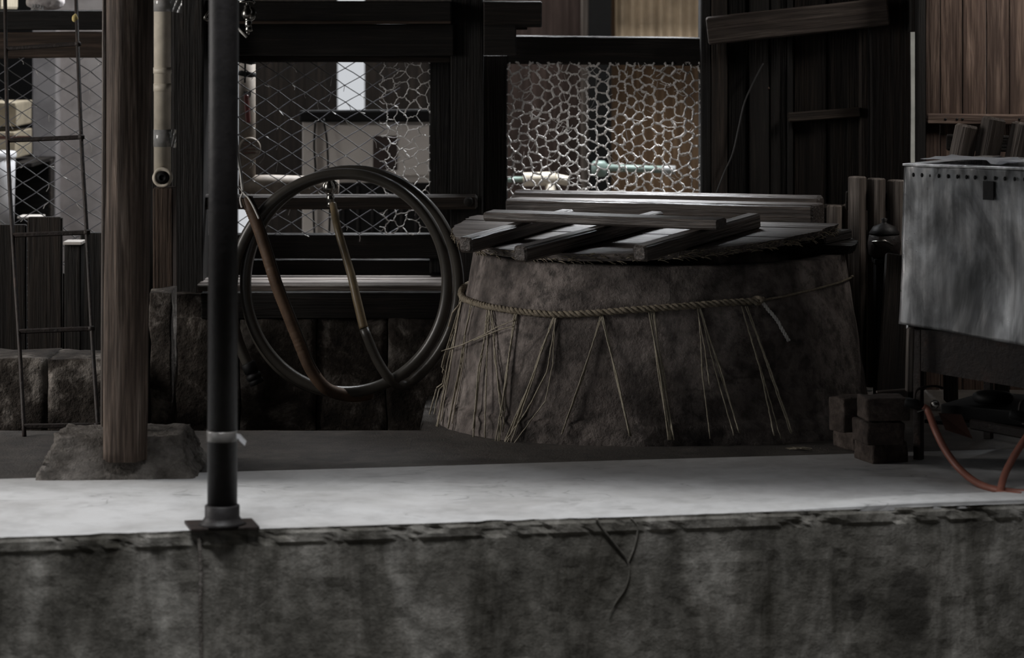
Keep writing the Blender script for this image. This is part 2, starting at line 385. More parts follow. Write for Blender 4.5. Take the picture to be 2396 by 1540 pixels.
# ------------------------------------------------------------------ roofs and unseen walls that shape the daylight
def sbox(name, lo, hi, mat): o = obj(name, box_bm(lo, hi), mat); o['kind'] = 'structure'; return o
sbox('ceiling', (-6, 5.75, 2.45), (6, 8.75, 2.55), MW['black'])
sbox('eave_shade_strip', (.05, 5.60, 2.40), (6, 5.80, 2.45), MW['black'])  # unseen strip added to shade the right end of the apron
sbox('wall_right', (2.2, 5.7, -.5), (2.3, 8.7, 2.5), MW['black'])
sbox('wall_side_front', (-3.5, 5.7, -.5), (-3.4, 6.35, 2.5), MW['black'])
sbox('wall_side_back', (-3.5, 7.65, -.5), (-3.4, 8.7, 2.5), MW['black'])
sbox('wall_side_top', (-3.5, 6.35, 2.1), (-3.4, 7.65, 2.5), MW['black'])
sbox('sky_block_roof', (-8, -4, 3.0), (8, 4.85, 3.1), MW['black'])  # unseen roof added to narrow the sky above the platform edge
sbox('alley_light_block', (6, -4, -.56), (6.1, 6, 3.0), MW['black'])  # unseen wall added to stop sky light from the right
sbox('sky_block_wall', (-8, -4.1, -.56), (8, -4, 3.0), MW['black'])  # unseen wall added to keep low sky light off the platform face

# ------------------------------------------------------------------ back wall timber frame
YW = 8.5
wb = struct('wall_back', 'sooty timber frame wall behind the vat')
# left bay
hbeam('beam', -1150, 262, 24, 71, YW, .1, MW['black'], wb, jit=.003)
hbeam('rail', -1150, 262, 75, 136, YW - .03, .12, MW['brown'], wb, jit=.003)
# middle posts and beams
vpost('post', 403, 476, -700, 692, 8.30, .16, MW['black'], wb, jit=.004)
vpost('post', 1054, 1131, -700, 700, 8.42, .14, MW['black'], wb, jit=.003)
vpost('post', 1131, 1188, 128, 640, 8.5, .12, MW['black'], wb, jit=.003)
vpost('backing', 322, 406, -700, 1120, 8.52, .02, MW['black'], wb)
hbeam('backing', -1150, 1070, 690, 1130, 8.62, .02, MW['black'], wb)
vpost('jamb', 1004, 1055, 136, 640, 8.52, .1, MW['black'], wb, jit=.002)
vpost('stud', 470, 484, 140, 700, 8.52, .05, MW['black'], wb)
hbeam('beam', 470, 1056, 2, 51, 8.36, .14, MW['black'], wb, jit=.003)
hbeam('batten', 470, 1056, 49, 56, 8.35, .03, MW['brown'], wb, jit=.001)
hbeam('beam', 470, 1062, 56, 131, 8.40, .16, MW['black'], wb, jit=.003)
hbeam('lintel', 470, 1055, 130, 146, 8.46, .08, MW['dark'], wb, jit=.001)
hbeam('beam_end', 1131, 1268, 2, 64, 8.34, .12, MW['dark'], wb, jit=.002)
hbeam('wedge', 1190, 1234, 62, 70, 8.38, .05, MW['dark'], wb)
hbeam('beam_end', 1131, 1208, 59, 130, 8.30, .16, MW['black'], wb, jit=.001)
hbeam('rail', 1187, 1650, 83, 150, YW, .1, MW['black'], wb, dy=5, jit=.002)
vpost('post', 1640, 1664, -600, 640, 8.46, .12, MW['black'], wb, jit=.003)
o = hbeam('crossbar', 420, 1117, 457, 491, 8.36, .05, MW['dark'], wb, dy=-1, jit=.002, bev=.008)
bm = bmesh.new(); lathe(bm, [(.012, 0), (.016, .004), (.010, .007), (.0, .009)], P(1096, 472, 8.36), (0, -1, 0), 14); obj('knot', bm, MW['black'], wb, True)
for a, b in ((-1150, -900), (-900, -650), (-650, -430), (-430, -230), (-230, -40), (-40, 160), (160, 403), (476, 700), (700, 880), (880, 1054)):
    vpost('unseen_upper_board', a, b - 1, -850, -60, 8.5, .03, MW['dark'], wb)  # boards above view, added to hold back passage light
for a, b in ((1131, 1300), (1300, 1480), (1480, 1664)): vpost('unseen_upper_board', a, b - 1, -850, -190, 8.5, .03, MW['dark'], wb)
# under the middle window: panel, shelf boards, apron panel
hbeam('panel', 470, 1060, 547, 606, 8.5, .04, MW['black'], wb, jit=.001)
hbeam('panel', 470, 1060, 606, 700, 8.56, .03, MW['black'], wb)
zS = .352
for k, (ya, yb, dz) in enumerate(((8.19, 8.335, 0), (8.34, 8.41, .002), (8.42, 8.53, -.004))):
    stick('shelf_board', (P(470, 0, 8.3).x, (ya + yb) / 2, zS - .013 + dz), (P(1060, 0, 8.3).x, (ya + yb) / 2 + .01, zS - .013 + dz - .002), yb - ya, .026, MW['grey'], wb, jit=.0015)
hbeam('panel', 470, 1060, 683, 747, 8.17, .05, MW['black'], wb, jit=.001)
# foundation blocks
def stoneblock(name, x0, x1, y0, y1, Y, th, mat, parent, amp=.012):
    a, b = P(x0, y1, Y), P(x1, y0, Y)
    bm = box_bm((a.x, Y, min(a.z, b.z)), (b.x, Y + th, max(a.z, b.z)))
    bmesh.ops.subdivide_edges(bm, edges=bm.edges[:], cuts=9, use_grid_fill=True)
    for v in bm.verts:
        n = noise.noise_vector(v.co * 9) * amp + noise.noise_vector(v.co * 30) * amp * .4; v.co += n
    return obj(name, bm, mat, parent, True)
xs = [384, 560, 742, 905, 1075]
for a, b in zip(xs, xs[1:]): stoneblock('foundation_stone', a, b - 3, 747, 1090, 8.17 + random.uniform(0, .02), .3, M_stone, wb, .008)
stoneblock('foundation_stone', 384, 480, 690, 750, 8.2, .25, M_stone, wb)
xs = [-1150, -880, -620, -370, -120, 112, 262]
for a, b in zip(xs, xs[1:]): stoneblock('curb_stone', a, b - 1, 839 + random.uniform(0, 6), 1140, 7.78, .24, M_stone, wb, .009)
# boards of the left bay under the mesh
bxs = [(-1150, -980, 552), (-978, -800, 545), (-798, -610, 556), (-608, -450, 548), (-448, -290, 556), (-288, -130, 560), (-130, -20, 540), (-20, 62, 526), (64, 146, 508)]
for a, b, t in bxs: vpost('board', a, b - 1, t, 1040, 8.32 + random.uniform(0, .015), .025, MW['dark'], wb, jit=.001)
vpost('board', 188, 262, 545, 1040, 8.34, .03, MW['black'], wb)
vpost('board', 120, 192, 640, 1040, 8.4, .02, MW['black'], wb)
# small capped stake between the boards
stk = thing('stake', 'short square stake with a pale top beside the brown boards', 'stake', P(170, 1055, 8.22))
vpost('shaft', 150, 189, 568, 1055, 8.2, .06, MW['black'], stk)
a, b = P(148, 570, 8.19), P(191, 562, 8.19)
obj('cap', box_bm((a.x, 8.185, a.z - .004), (b.x, 8.27, a.z + .006), .002), M_white, stk)

# ------------------------------------------------------------------ wire meshes
def seg_tube(bm, a, b, r, n=3, jit=0.0, seg=4):
    pts = [a.lerp(b, i / n) for i in range(n + 1)]
    for p in pts[1:-1]: p += V((random.gauss(0, jit), random.gauss(0, jit), random.gauss(0, jit)))
    tube(bm, pts, r, seg, False)
def clip(a, b, x0, z0, x1, z1):
    t0, t1 = 0.0, 1.0; d = b - a
    for p, q in ((-d.x, a.x - x0), (d.x, x1 - a.x), (-d.z, a.z - z0), (d.z, z1 - a.z)):
        if abs(p) < 1e-12:
            if q < 0: return None
        else:
            t = q / p
            if p < 0: t0 = max(t0, t)
            else: t1 = min(t1, t)
    return None if t0 >= t1 else (a + d * t0, a + d * t1)
def chain(win, x0, y0, x1, y1, Y, hw, hh, ox=0, oy=0, shear=0.0, cut=None):
    p0, p1 = P(x0, y1, Y), P(x1, y0, Y); s = Y / F
    A, B = bmesh.new(), bmesh.new(); lint = bmesh.new()
    def node(i, j):
        return V((p0.x + (ox + i * hw) * s, Y, p0.z + (oy + j * hh - i * shear) * s)) + V((noise.noise(V((i * 1.7, j * 2.1, 0))), noise.noise(V((i, j, 5))) * .6, noise.noise(V((j * 1.3, i * .7, 9))))) * .006
    ni = int((x1 - x0) / hw) + 4; nj = int((y1 - y0) / hh) + 6
    for i in range(-3, ni):
        for j in range(-4, nj + 4):
            if (i + j) % 2: continue
            n0 = node(i, j)
            for di, bm in ((1, A), (-1, B)):
                c = clip(n0, node(i + di, j + 1), p0.x, p0.z, p1.x, p1.z)
                if c and (cut is None or c[0].x < cut): seg_tube(bm, c[0], c[1] + (c[1] - c[0]) * .02, .0019, 2, .0006)
            if p0.x < n0.x < p1.x and p0.z < n0.z < p1.z and (cut is None or n0.x < cut):
                if random.random() < .5:
                    q = n0 + V((random.uniform(-.02, .02), -.004, random.uniform(-.035, .0)))
                    tube(lint, [n0, (n0 + q) / 2 + V((random.uniform(-.008, .008), -.003, 0)), q], .0011, 3, False)
    obj('wire', A, M_glint, win); obj('wire', B, M_wire, win)
    return lint
def hexmesh(x0, y0, x1, y1, Y, s_px, jit, r, web):
    p0, p1 = P(x0, y1, Y), P(x1, y0, Y); s = s_px * Y / F
    bm = bmesh.new(); cache = {}
    def vert(c, rw, k):
        cx = p0.x + c * 1.5 * s; cz = p0.z + (rw + (.5 if c % 2 else 0)) * math.sqrt(3) * s
        x = cx + s * math.cos(R(60 * k)); z = cz + s * math.sin(R(60 * k))
        key = (round(x / s * 4), round(z / s * 4))
        if key not in cache:
            cache[key] = V((x, Y, z)) + V((random.gauss(0, jit), random.gauss(0, .003), random.gauss(0, jit))) + V((noise.noise(V((x * 8, z * 8, 0))), 0, noise.noise(V((x * 8, z * 8, 7))))) * .016
        return key
    done = set()
    for c in range(-1, int((p1.x - p0.x) / s / 1.5) + 2):
        for rw in range(-1, int((p1.z - p0.z) / s / 1.732) + 2):
            ks = [vert(c, rw, k) for k in range(6)]
            for k in range(6):
                e = tuple(sorted((ks[k], ks[(k + 1) % 6])))
                if e in done: continue
                done.add(e)
                q = clip(cache[e[0]], cache[e[1]], p0.x, p0.z, p1.x, p1.z)
                if q:
                    th = r * random.uniform(.7, 1.35)
                    n = 5; pts = [q[0].lerp(q[1], i / n) for i in range(n + 1)]
                    for p in pts[1:-1]: p += V((random.gauss(0, .0013), random.gauss(0, .001), random.gauss(0, .0013)))
                    tube(bm, pts, th, 5, False, lambda t: .7 + .9 * random.random())
    keys = list(cache.values())
    for _ in range(web):
        a = random.choice(keys); b = a + V((random.uniform(-.05, .05), random.uniform(-.006, .0), random.uniform(-.04, .03)))
        q = clip(a, b, p0.x, p0.z, p1.x, p1.z)
        if q:
            m = q[0].lerp(q[1], .5) + V((0, 0, -.006))
            tube(bm, [q[0], m, q[1]], random.uniform(.0005, .0013), 3, False)
    return bm
w1 = struct('window_1', 'left bay opening closed with chain-link wire behind the ladder')
l1 = chain(w1, -1150, 136, 262, 840, 8.47, 31.5, 20.5, 5, 6, 1.2)
tag(obj('lint', l1, M_dust, w1), kind='stuff')
w2 = struct('window_2', 'middle opening with chain-link wire patched with chicken wire')
l2 = chain(w2, 474, 140, 1005, 548, 8.49, 31.5, 20.5, -12, 10, .9, P(925, 0, 8.49).x)
tag(obj('lint', l2, M_dust, w2), kind='stuff')
tag(obj('chicken_wire', hexmesh(888, 143, 1006, 548, 8.48, 17.5, .0045, .0014, 60), M_dust, w2), kind='stuff')
w3 = struct('window_3', 'opening behind the vat closed with dusty hexagonal chicken wire')
tag(obj('chicken_wire', hexmesh(1186, 146, 1643, 560, 8.5, 14.8, .003, .0025, 320), M_dust, w3), kind='stuff')

# ------------------------------------------------------------------ the passage behind the wall
pas = struct('wall_passage', 'boarded wall across the passage seen through the wire')
YO = 11.2
def pb(x0, x1, y0, y1, Y=YO, mat='outer', **k): return vpost('board', x0 - 1, x1 + 2, y0, y1, Y + random.uniform(0, .012), .03, MW[mat], pas, **k)
xs = [592, 650, 712, 788]
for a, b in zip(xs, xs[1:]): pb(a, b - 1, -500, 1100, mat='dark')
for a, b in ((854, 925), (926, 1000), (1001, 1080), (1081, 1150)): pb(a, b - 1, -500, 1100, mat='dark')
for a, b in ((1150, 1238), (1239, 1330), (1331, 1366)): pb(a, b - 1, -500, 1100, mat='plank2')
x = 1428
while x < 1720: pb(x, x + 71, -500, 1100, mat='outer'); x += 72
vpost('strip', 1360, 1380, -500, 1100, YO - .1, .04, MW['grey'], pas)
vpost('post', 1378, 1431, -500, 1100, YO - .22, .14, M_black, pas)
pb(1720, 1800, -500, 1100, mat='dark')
vpost('bright_gap_sheet', 2120, 2170, -200, 700, 9.6, .03, M_gap, pas)  # pale sheet stands in for bright daylight in the gap
wl = struct('wall_left', 'pale rendered wall and pillar seen through the chain-link of the left bay')
def prism(name, x0, x1, y0, y1, Y, th, mat, parent):
    a, b = P(x0, y1, Y), P(x1, y0, Y); return obj(name, box_bm((a.x, Y, a.z), (b.x, Y + th, b.z), .004), mat, parent)
prism('render', 128, 420, -400, 900, 10.4, .25, M_pale, wl)
prism('pillar', 76, 131, -400, 900, 10.3, .3, M_lilac, wl)
prism('recess', -1500, 80, -400, 900, 11.0, .1, M_black, wl)
prism('pier', 455, 495, -400, 900, 9.6, .2, M_lilac, wl)
bm = bmesh.new()
grid(bm, -6, 6, 4, [lambda X, y=y: V((X, y, -.05)) for y in (8.9, 13.2)])
obj('passage_floor', bm, M_floor)['kind'] = 'structure'

cu = thing('curtain', 'pale tan curtain with vertical folds above the hexagonal wire opening', 'curtain', P(1600, 100, 11.0))
bm = bmesh.new(); g = []
for j in range(9):
    g.append([bm.verts.new(P(1440 + 290 * i / 90, -260 + 360 * j / 8, 11.02) + V((0, .012 * math.sin(i * .9 + .4 * math.sin(i * .37)) + .01 * noise.noise(V((i * .3, j * .2, 0))), 0))) for i in range(91)])
for a, b in zip(g, g[1:]):
    for i in range(90): bm.faces.new((a[i], a[i + 1], b[i + 1], b[i]))
bmesh.ops.solidify(bm, geom=bm.faces[:], thickness=.003)
obj('cloth', bm, M_curtain, cu, True)
# things in the left bay beyond the wire
t = thing('carton', 'upper brown carton behind the chain-link at the left bay', 'box', P(30, 330, 9.6))
obj('box', box_bm(P(-60, 296, 9.5), P(74, 236, 9.8), .004), M_beige, t)
obj('lid', box_bm(P(-63, 250, 9.48), P(76, 234, 9.82), .003), M_beige, t)
t = thing('carton', 'lower brown carton under another one behind the chain-link', 'box', P(30, 420, 9.6))
obj('box', box_bm(P(-60, 372, 9.45), P(75, 300, 9.8), .004), M_beige, t)
obj('tape', box_bm(P(-60, 326, 9.447), P(75, 318, 9.46)), M_tag, t)
stand_t = thing('shelf_stand', 'dark low stand carrying cartons and a bucket beyond the chain-link', 'stand', P(20, 860, 9.5))
obj('top', box_bm((P(-200, 0, 9.3).x, 9.24, .385), (P(128, 0, 9.9).x, 9.9, .40), .003), MW['dark'], stand_t)
obj('back', box_bm(P(-200, 546, 9.86), P(128, 372, 9.9), .003), MW['black'], stand_t)
obj('shelf', box_bm(P(-200, 384, 9.4), P(128, 372, 9.88), .003), MW['dark'], stand_t)
for xx in (-180, 120):
    obj('leg', box_bm(P(xx - 6, 900, 9.4), P(xx + 6, 372, 9.46), .003), MW['dark'], stand_t)
bk = thing('bucket', 'white plastic tub standing behind the chain-link beside the ladder', 'bucket', P(2, 546, 9.45))
bm = bmesh.new(); p = P(-8, 546, 9.34); p.z = .4005; s = 9.34 / F
lathe(bm, [(40 * s, 0), (43 * s, 150 * s), (43.5 * s, 195 * s)], p, (0, 0, 1), 28); obj('tub', bm, M_bucket, bk, True)
bm = bmesh.new(); lathe(bm, [(45 * s, 188 * s), (46 * s, 192 * s), (46 * s, 202 * s), (42 * s, 205 * s)], p, (0, 0, 1), 28); obj('lid', bm, M_bucket, bk, True)
tr = thing('tray', 'pale tray lying behind the chain-link near the ladder', 'tray', P(90, 515, 9.35))
obj('tray_body', box_bm(P(40, 512, 9.2), P(106, 502, 9.3), .003), M_white, tr)
t = thing('parcel', 'beige parcel on the beam above the ladder', 'box', P(20, 22, 8.7))
obj('wrapper', box_bm(P(-60, 22, 8.7), P(43, -60, 9.0), .01), M_beige, t); obj('band', box_bm(P(-20, 22, 8.69), P(-8, -60, 8.71)), M_tag, t)
bm = bmesh.new()
bmesh.ops.create_icosphere(bm, subdivisions=4, radius=.06, matrix=Matrix.Translation(P(104, 2, 8.75)) @ Matrix.Diagonal((1.05, .8, .6, 1)))
for v in bm.verts: v.co += noise.noise_vector(v.co * 22) * .012 + noise.noise_vector(v.co * 70) * .006
bag = obj('cloth_bag', bm, M_pale, None, True); tag(bag, 'crumpled pale bag hanging over the top beam beside the ladder', 'bag')
bm = bmesh.new()
for k in range(7):
    a = P(76 + k * 3, 2, 8.72); b = P(74 + k * 4 + random.uniform(-4, 4), 22 + random.uniform(-6, 4), 8.70)
    tube(bm, [a, a.lerp(b, .5) + V((.004, 0, 0)), b], .0035, 5)
obj('plastic_frill', bm, M_film, bag)

# cabinet behind the chain-link, middle window
cb = thing('metal_cabinet', 'cream metal outdoor cabinet with black lid behind the middle chain-link', 'cabinet', P(880, 700, 9.5))
YC = 9.4
def cbx(name, x0, x1, y0, y1, Y, th, mat, bev=.006):
    a, b = P(x0, y1, Y), P(x1, y0, Y); return obj(name, box_bm((a.x, Y, a.z), (b.x, Y + th, b.z), bev), mat, cb)
cbx('body', 707, 1120, 280, 600, YC, .4, M_white)
bm = box_bm(P(700, 286, YC - .05), V((P(1130, 0, YC).x, YC + .46, P(0, 254, YC - .05).z)), .008)
for v in bm.verts:
    if v.co.z > P(0, 270, YC).z: v.co.z -= (v.co.y - YC + .05) * .05 + max(0, P(735, 0, YC).x - v.co.x) * .15
obj('lid', bm, M_black, cb)
cbx('side_strip', 707, 742, 285, 600, YC - .02, .03, M_white)
cdoor = cbx('door', 764, 1118, 291, 412, YC - .03, .04, M_white, .008)
cbx('lower_skirt', 792, 1120, 428, 600, YC - .015, .02, M_black)
for k in range(9): cbx('rib', 800 + k * 34, 806 + k * 34, 436, 596, YC - .022, .01, M_pipe, .002)
a, b = P(873, 398, YC - .035), P(929, 318, YC - .035); obj('plate', box_bm((a.x, YC - .035, a.z), (b.x, YC - .02, b.z), .002), M_darkplate, cdoor)
for pts in (((738, 284), (735, 340), (738, 400), (733, 470), (736, 550)), ((757, 278), (765, 330), (768, 390), (772, 470), (770, 560))):
    bm = bmesh.new(); tube(bm, catmull([P(x, y, YC - .06) for x, y in pts], 6), .004, 6); obj('cable', bm, M_black, cb, True)

# pipes beyond the hexagonal mesh
tp = thing('plastic_pipe', 'beige pipe tee with a bright top seen through the hexagonal wire', 'pipe', P(1275, 440, 9.6))
bm = bmesh.new(); tube(bm, [P(1224, 420, 9.6), P(1300, 418, 9.6)], .026, 14); obj('elbow', bm, M_pvc, tp, True)
bm = bmesh.new(); tube(bm, [P(1288, 416, 9.6), P(1288, 620, 9.6)], .02, 14); obj('drop', bm, M_pvc, tp, True)
bm = bmesh.new(); tube(bm, [P(1300, 418, 9.6), P(1330, 424, 9.6)], .019, 12); obj('stub', bm, M_pvc, tp, True)
bm = bmesh.new(); tube(bm, [P(1140, 420, 9.6), P(1226, 420, 9.6)], .011, 12); obj('arm', bm, M_green, tp, True)
gp = thing('clear_pipe', 'pale green grey tube running level behind the hexagonal wire', 'pipe', P(1490, 396, 9.8))
bm = bmesh.new(); tube(bm, [P(1405, 392, 9.8), P(1578, 398, 9.8)], .014, 14); obj('tube', bm, M_green, gp, True)
bm = bmesh.new(); tube(bm, [P(1548, 397, 9.8), P(1580, 398, 9.8)], .017, 14); obj('sleeve', bm, M_film, gp, True)
bm = bmesh.new(); lathe(bm, [(.02, -.03), (.03, -.02), (.03, .02), (.02, .03)], P(1402, 395, 9.8), (0, 0, 1), 14); obj('joint', bm, M_green, gp, True)

# ------------------------------------------------------------------ round log post on its mortar pad
pad = thing('post_pad', 'rough mortar pad with sloping ends at the foot of the log post', 'footing', (-1.0, 6.8, 0))
bm = box_bm((-1, -1, 0), (1, 1, 1))
bmesh.ops.subdivide_edges(bm, edges=bm.edges[:], cuts=30, use_grid_fill=True)
ax0, ax1 = FL(80, 1128).x, FL(462, 1117).x
for v in bm.verts:
    z = v.co.z; u = (v.co.x + 1) / 2
    xa = ax0 + (ax1 - ax0) * u; tx0, tx1 = P(134, 1020, 6.78).x, P(424, 1020, 6.78).x
    xb = tx0 + (tx1 - tx0) * u; x = xa + (xb - xa) * z ** .8
    yf = 6.655 + .095 * z ** 1.1; yb = 7.02 - .06 * z
    y = yf + (yb - yf) * (v.co.y + 1) / 2 + .05 * (x + 1.0)
    zz = z * .1
    p = V((x, y, zz)); am = .35 + 1.6 * max(0, abs(u - .5) * 2 - .55)
    p += noise.noise_vector(V((x * 26, y * 26, zz * 26))) * .009 * am + noise.noise_vector(V((x * 80, y * 80, zz * 80))) * .006 * am
    if z < .02: p.z = min(p.z, 0.002)
    v.co = p
obj('mortar', bm, M_pad, pad, True)
lg = thing('log_post', 'round weathered log post standing in a mortar pad', 'post', (-1.006, 6.70, .04))
def log_mesh(cx, cy, z0, z1, r0, r1, lean, seed):
    bm = bmesh.new(); ns, nr = 40, 90; rings = []
    for i in range(nr + 1):
        t = i / nr; z = z0 + (z1 - z0) * t; r = r0 + (r1 - r0) * t; rg = []
        for k in range(ns):
            a = 2 * math.pi * k / ns
            d = noise.noise(V((math.cos(a) * 2.4 + seed, math.sin(a) * 2.4, z * 1.5))) * .06 + noise.noise(V((math.cos(a) * 9, math.sin(a) * 9 + seed, z * 2.2))) * .045
            da = min(abs(a - R(283)), abs(a - R(236)) * 1.6)
            d -= .09 * max(0, 1 - da / .09)
            rg.append(bm.verts.new((cx + lean * (z - z0) + math.cos(a) * r * (1 + d), cy + math.sin(a) * r * (1 + d), z + (noise.noise(V((math.cos(a) * 3, math.sin(a) * 3, 5))) * .006 if i == 0 else 0))))
        rings.append(rg)
    for A, B in zip(rings, rings[1:]):
        for k in range(ns): bm.faces.new((A[k], A[(k + 1) % ns], B[(k + 1) % ns], B[k]))
    bm.faces.new(rings[0][::-1]); bm.faces.new(rings[-1])
    return bm
def upright(name, bm, mat, parent, axis_pt):
    """store with local X up so the grain runs along the trunk"""
    me_o = obj(name, bm, mat, parent, True)
    me = me_o.data; M = Matrix(((0, 0, 1, 0), (0, 1, 0, 0), (-1, 0, 0, 0), (0, 0, 0, 1)))
    me.transform(M); me_o.matrix_basis = M.inverted() @ me_o.matrix_basis if parent else me_o.matrix_basis @ M.inverted()
    return me_o
upright('trunk', log_mesh(-1.012, 6.705, .05, 2.45, .056, .06, .012, 1.0), MW['log'], lg, None)
lp = thing('side_pole', 'thin dark pole standing close behind the log post', 'post', (-1.06, 6.9, .09))
upright('trunk', log_mesh(-1.065, 6.86, .085, 2.45, .021, .024, .002, 4.0), MW['log'], lp, None)
sp = thing('grey_batten', 'narrow pale grey batten edge beside the dark pole', 'batten', (-1.09, 6.9, 0))
stick('strip', P(242, 1012, 6.93), P(248, -500, 6.93), .012, .03, MW['grey'], sp, up=(0, -1, 0), jit=.001)

# ------------------------------------------------------------------ front steel pipe
pp = thing('steel_pipe_post', 'dark steel pipe post on a square base plate at the platform edge', 'post', FL(520, 1232))
b0 = FL(520, 1228, .01); ex = V((1, .17, 0)).normalized(); ey = V((-ex.y, ex.x, 0))
bm = box_bm((-.08, -.046, .004), (.08, .06, .012), .002)
sh = Matrix(((ex.x, -.27, 0, b0.x), (ex.y, .96, 0, b0.y), (0, 0, 1, 0), (0, 0, 0, 1))); bmesh.ops.transform(bm, matrix=sh, verts=bm.verts)
obj('base_plate', bm, M_iron, pp)
bm = bmesh.new(); lathe(bm, [(.058, .011), (.048, .018), (.043, .026), (.041, .03), (.041, .055), (.037, .058)], b0 * 1 - V((0, 0, .01)), (0, 0, 1), 32); obj('collar', bm, M_pipe, pp, True)
bm = bmesh.new(); tube(bm, [b0 + V((0, 0, .02)), b0 + V((.003, 0, .9)), b0 + V((.006, 0, 2.5))], .0352, 36); obj('tube', bm, M_pipe, pp, True)
zt = CH - (1019 - HOR) * b0.y / F
bm = bmesh.new(); lathe(bm, [(.0358, -.012), (.0366, -.010), (.0366, .010), (.0358, .012)], (b0.x, b0.y, zt), (0, 0, 1), 32); band = obj('tape_band', bm, M_tape, pp, True)
bm = bmesh.new()
tq = [V((b0.x + .03, b0.y - .012, zt + .008)), V((b0.x + .044, b0.y - .01, zt + .004)), V((b0.x + .058, b0.y - .008, zt - .012))]
for a, b in zip(tq, tq[1:]):
    vs = [bm.verts.new(v) for v in (a, b, b + V((-.004, 0, -.011)), a + V((-.004, 0, -.013)))]; bm.faces.new(vs)
bmesh.ops.remove_doubles(bm, verts=bm.verts, dist=1e-5); bmesh.ops.solidify(bm, geom=bm.faces[:], thickness=.0006)
obj('tape_tail', bm, M_bucket, band)

# ------------------------------------------------------------------ iron ladder
la = thing('iron_ladder', 'slender rusty iron ladder leaning on the left beam', 'ladder', FL(140, 1015))
def on_ladder(px, py):
    # plane through the feet line leaning back to the beam
    f0 = 7.37
    lo, hi = 6.5, 9.5
    for _ in range(50):
        Y = (lo + hi) / 2; z = CH - (py - HOR) * Y / F
        if Y - (f0 + z * .72) > 0: hi = Y
        else: lo = Y
    return P(px, py, Y)
L = [(57, 1021), (45, 800), (30, 560), (18, 330), (12, 0)]; Rr = [(230, 1010), (215, 780), (203, 545), (190, 320), (178, 0)]
for nm, pts in (('rail', L), ('rail', Rr)):
    w3p = [on_ladder(*p) for p in pts]; w3p.append(w3p[-1] + (w3p[-1] - w3p[-2]) * .25)
    bm = bmesh.new(); tube(bm, catmull(w3p, 5), .0062, 8); obj(nm, bm, M_iron, la, True)
for (a, b) in (((55, 998), (228, 995)), ((44, 776), (214, 769)), ((29, 551), (203, 544)), ((18, 329), (190, 321)), ((13, 114), (182, 103))):
    p, q = on_ladder(*a), on_ladder(*b)
    stick('rung', p, q, .010, .014, M_iron, la, jit=.0008, bev=.003)
    bm = bmesh.new(); lathe(bm, [(.006, -.008), (.0105, -.005), (.0105, .005), (.006, .008)], q, (0, 0, 1), 10); obj('weld', bm, M_iron, la, True)
bm = bmesh.new(); bmesh.ops.create_icosphere(bm, subdivisions=3, radius=.013, matrix=Matrix.Translation(on_ladder(177, 42) + V((0, -.008, 0))) @ Matrix.Diagonal((.7, .6, 1.1, 1)))
for v in bm.verts: v.co += noise.noise_vector(v.co * 60) * .004
tag(obj('foam_lump', bm, M_yellow, None, True), 'yellow foam lump stuck on the right ladder rail', 'foam')

# ------------------------------------------------------------------ cream drain pipe left of the dark post
dp = thing('drain_pipe', 'upright cream plastic pipe with film wraps beside the dark post', 'pipe', P(380, 420, 8.15))
yp = 8.16; s = yp / F; rp = 20 * s
def seg(name, y0, y1, r, mat, **k):
    bm = bmesh.new(); tube(bm, [P(380, y1, yp), P(380, y0, yp)], r, 28); return obj(name, bm, mat, dp, True)
seg('pipe', -600, 404, rp, M_pvc); seg('coupling', 158, 172, rp * 1.06, M_pvc); seg('coupling', 196, 214, rp * 1.04, M_pvc)
for k, (y0, y1, tail) in enumerate(((-14, 27, 28), (303, 343, 14))):
    wrap = seg('film_wrap', y0, y1, rp * 1.05, M_film)
    bm = bmesh.new(); n = 8
    gg = [[bm.verts.new(P(398 + tail * i / n, y0 + (y1 - y0) * j / n + (4 if j else 0) * i / n, yp - .012 + .006 * math.sin(i * 1.7 + j) )) for i in range(n + 1)] for j in range(n + 1)]
    for a, b in zip(gg, gg[1:]):
        for i in range(n): bm.faces.new((a[i], a[i + 1], b[i + 1], b[i]))
    obj('film_tail', bm, M_film, wrap, True)
bm = bmesh.new(); lathe(bm, [(23 * s, 0), (24 * s, .006), (23 * s, .012), (16 * s, .014), (15 * s, .004), (11 * s, .003), (11 * s, .01), (6 * s, .016), (0, .018)], P(381, 415, yp - .03), (0, -1, 0), 28)
for v in bm.verts: v.co += noise.noise_vector(v.co * 60) * .0025
rim = obj('socket_rim', bm, M_pvc, dp, True)
bm = bmesh.new(); lathe(bm, [(15.5 * s, 0), (15 * s, .01), (12 * s, .012), (11 * s, .02), (7 * s, .026), (6 * s, .02), (0, .021)], P(382, 415, yp - .035), (0, -1, 0), 28); obj('plug', bm, M_black, rim, True)
st = thing('short_post', 'short grained wooden post standing under the cream pipe', 'post', P(380, 684, 8.14))
vpost('timber', 357, 404, 440, 683, 8.1, .09, MW['grey'] if False else MW['brown'], st, jit=.002)
fb = thing('stone_block', 'dark stone under the short wooden post', 'stone', P(370, 1095, 7.98))
sb = stoneblock('stone', 350, 402, 684, 1095, 7.98, .12, M_stone, fb)

